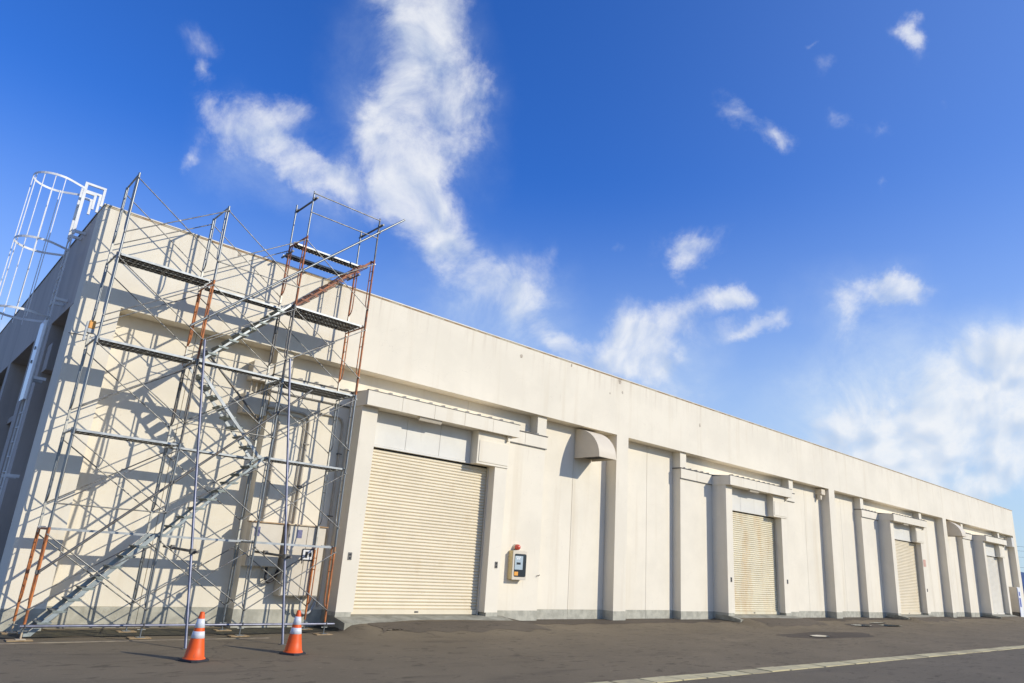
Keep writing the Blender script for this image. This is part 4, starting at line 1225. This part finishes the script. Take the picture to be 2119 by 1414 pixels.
# raking props out to the yard
for (bx, by, tx, tz) in ((2.44, -2.58, 2.13, 5.56), (4.26, -2.42, 3.985, 5.60)):
    pr = B().tube([(bx, by, ZG + 0.005), (tx, YF - 0.055, tz)], 0.0243, 12).obj('raking_prop', 'galv_new', sc)
    B().box(bx - 0.06, bx + 0.06, by - 0.06, by + 0.06, ZG + 0.001, ZG + 0.008).obj('foot_plate', 'galv_dark', pr)
    f = (1.42 - ZG) / (tz - ZG)
    px, py = bx + (tx - bx) * f, by + (YF - 0.055 - by) * f
    B().tube([(px - 0.03 - 0.0, -0.72, 1.50), (px + 0.045, py - 0.18, 1.46)], 0.0243, 10).obj('tie_tube', 'galv_dark', pr)
    B().box(px - 0.03, px + 0.055, py - 0.05, py + 0.05, 1.42, 1.51).box(px - 0.05, px + 0.03, YF - 0.04, YF + 0.04, 1.46, 1.54).obj('clamp', 'galv_dark', pr)
# tie to the building corner with its lamp
tube_part('wall_tie', (0.30, YB, 5.33), (-0.03, 0.02, 5.38), 0.010, 'galv_dark')
# jack bases
for i, x in enumerate(FX):
    for y in (YF, YB):
        jb = B().tube([(x, y, ZG + 0.03), (x, y, 0.20)], 0.016, 8).obj('jack_base', 'galv' if i != 0 else 'rust_edge', sc)
        B().box(x - 0.07, x + 0.07, y - 0.07, y + 0.07, ZG + 0.022, ZG + 0.030).obj('base_plate', 'rust_edge' if i == 0 else 'galv', jb)
        B().tube([(x - 0.07, y, 0.05), (x + 0.07, y, 0.05)], 0.009, 6).tube([(x, y, 0.035), (x, y, 0.07)], 0.026, 8).obj('wing_nut', 'galv', jb)
# boards under the jacks: things of their own
ordn = ('leftmost', 'second', 'third', 'rightmost')
for i, x in enumerate(FX):
    for y, row in ((YF, 'front'), (YB, 'wall-side')):
        t = B().bbox(x - (0.20 if row == 'front' else 0.15), x + 0.17, y - 0.10, y + 0.11, ZG + 0.002, ZG + 0.021, 0.003)
        o = t.obj('timber_pad', 'wood', org=(x, y, ZG), label='thin wooden board under the %s jack foot of the %s row' % (ordn[i], row), cat='wooden board', group='boards under the scaffold feet')
# hazard lamp clipped at the left end
t = thing('hazard_lamp', (0.20, -0.95, 5.35), 'amber warning lamp clipped to the left end of the scaffold', 'warning lamp')
B().bbox(0.10, 0.21, -1.06, -0.96, 5.30, 5.46, 0.012).obj('lens', 'amber', t)
B().box(0.10, 0.21, -1.06, -0.96, 5.22, 5.298).box(0.06, 0.09, -1.08, -1.02, 5.05, 5.42).obj('lamp_body', 'rail_white', t)

# ------------------------------------------------------------------ cones
def cone(x, y, label, rz):
    t = thing('traffic_cone', (x, y, ZG + 0.004), label, 'traffic cone', 'traffic cones in front of the scaffold')
    o = (0, 0, 0)
    def r(h): return 0.150 - (0.150 - 0.033) * (h - 0.04) / 0.66
    hs = [0.04, 0.316, 0.42, 0.47, 0.605, 0.70]
    def add(name, m, prof):
        me = B().lathe(prof, o, 32).mesh(name, m)
        c = bpy.data.objects.new(name, me); COL.objects.link(c); c.parent = t
    b = B()
    me = None
    # base with clipped corners
    h = 0.185; c = 0.06
    b.prism([(-h + c, -h), (h - c, -h), (h, -h + c), (h, h - c), (h - c, h), (-h + c, h), (-h, h - c), (-h, -h + c)], 'z', 0.0, 0.022)
    h = 0.172
    b.prism([(-h + c, -h), (h - c, -h), (h, -h + c), (h, h - c), (h - c, h), (-h + c, h), (-h, h - c), (-h, -h + c)], 'z', 0.022, 0.032)
    me = b.mesh('base', 'rubber')
    q = bpy.data.objects.new('base', me); COL.objects.link(q); q.parent = t
    add('cone_body', 'cone', [(0.168, 0.030), (0.160, 0.048)] + [(r(z), z) for z in (0.055, 0.2, 0.4, 0.6, 0.69)] + [(0.030, 0.702), (0.022, 0.705), (0.022, 0.60)])
    for a, e in ((0.325, 0.425), (0.475, 0.605)):
        add('reflective_band', 'band', [(r(a) + 0.0005, a), (r(a) + 0.003, a + 0.001), (r(e) + 0.003, e - 0.001), (r(e) + 0.0005, e)])
    t.rotation_euler = (0, 0, rz)
cone(2.15, -3.83, 'orange traffic cone with two white bands, left and nearer of the pair', 0.5)
cone(3.92, -3.55, 'orange traffic cone with two white bands, right one below the electrical cabinets', 0.62)

# ------------------------------------------------------------------ far things past the right end
b = B()
X = [-2500 + 100 * i for i in range(110)]
vs = []
for x in X:
    h = 60 + 55 * noise.noise(Vector((x * 0.0009, 0.3, 0))) + 25 * noise.noise(Vector((x * 0.004, 1.3, 0)))
    vs += [(x, 5200, -5), (x, 5600, max(12, h * 1.6)), (x, 6500, -5)]
b.add(vs, [(3 * i + k, 3 * i + 3 + k, 3 * i + 4 + k, 3 * i + 1 + k) for i in range(len(X) - 1) for k in (0, 1)], True)
b.obj('hills', 'hills', kind='structure')
b = B()
Y = [-3500 + 100 * i for i in range(110)]
vs = []
for y in Y:
    h = 70 + 60 * noise.noise(Vector((y * 0.0011, 5.3, 0))) + 20 * noise.noise(Vector((y * 0.005, 2.3, 0)))
    vs += [(5200, y, -5), (5600, y, max(12, h * 2.0)), (6500, y, -5)]
b.add(vs, [(3 * i + k, 3 * i + 3 + k, 3 * i + 4 + k, 3 * i + 1 + k) for i in range(len(Y) - 1) for k in (0, 1)], True)
b.obj('hills', 'hills', kind='structure')
# utility pole hidden behind the end of the building, its wires leading right
t = thing('utility_pole', (112, 17, ZG), 'concrete utility pole beyond the far end of the warehouse', 'utility pole')
B().tube([(112, 17, ZG), (112, 17, 8.6)], 0.17, 10, r2=0.11).obj('pole', 'pole', t)
for z in (8.4, 7.6): B().box(111.9, 112.1, 16.0, 18.0, z, z + 0.12).obj('crossarm', 'galv_dark', t)
for j, (z, yy) in enumerate(((8.0, 16.2), (7.5, 17.6), (6.7, 17.0), (5.4, 17.0))):
    pts = []
    for k in range(13):
        s_ = k / 12.0
        pts.append((112 - 4 * s_, yy - 46 * s_, z - 0.8 * 4 * s_ * (1 - s_)))
    w = B().tube(pts, 0.014, 5).obj('overhead_wire', 'wire', org=(112, yy, z),
        label=('topmost overhead wire past the far end of the building', 'second overhead wire from the top, past the far end',
               'third overhead wire from the top, past the far end', 'lowest overhead wire, well below the other three')[j], cat='wire', group='overhead wires past the far end')
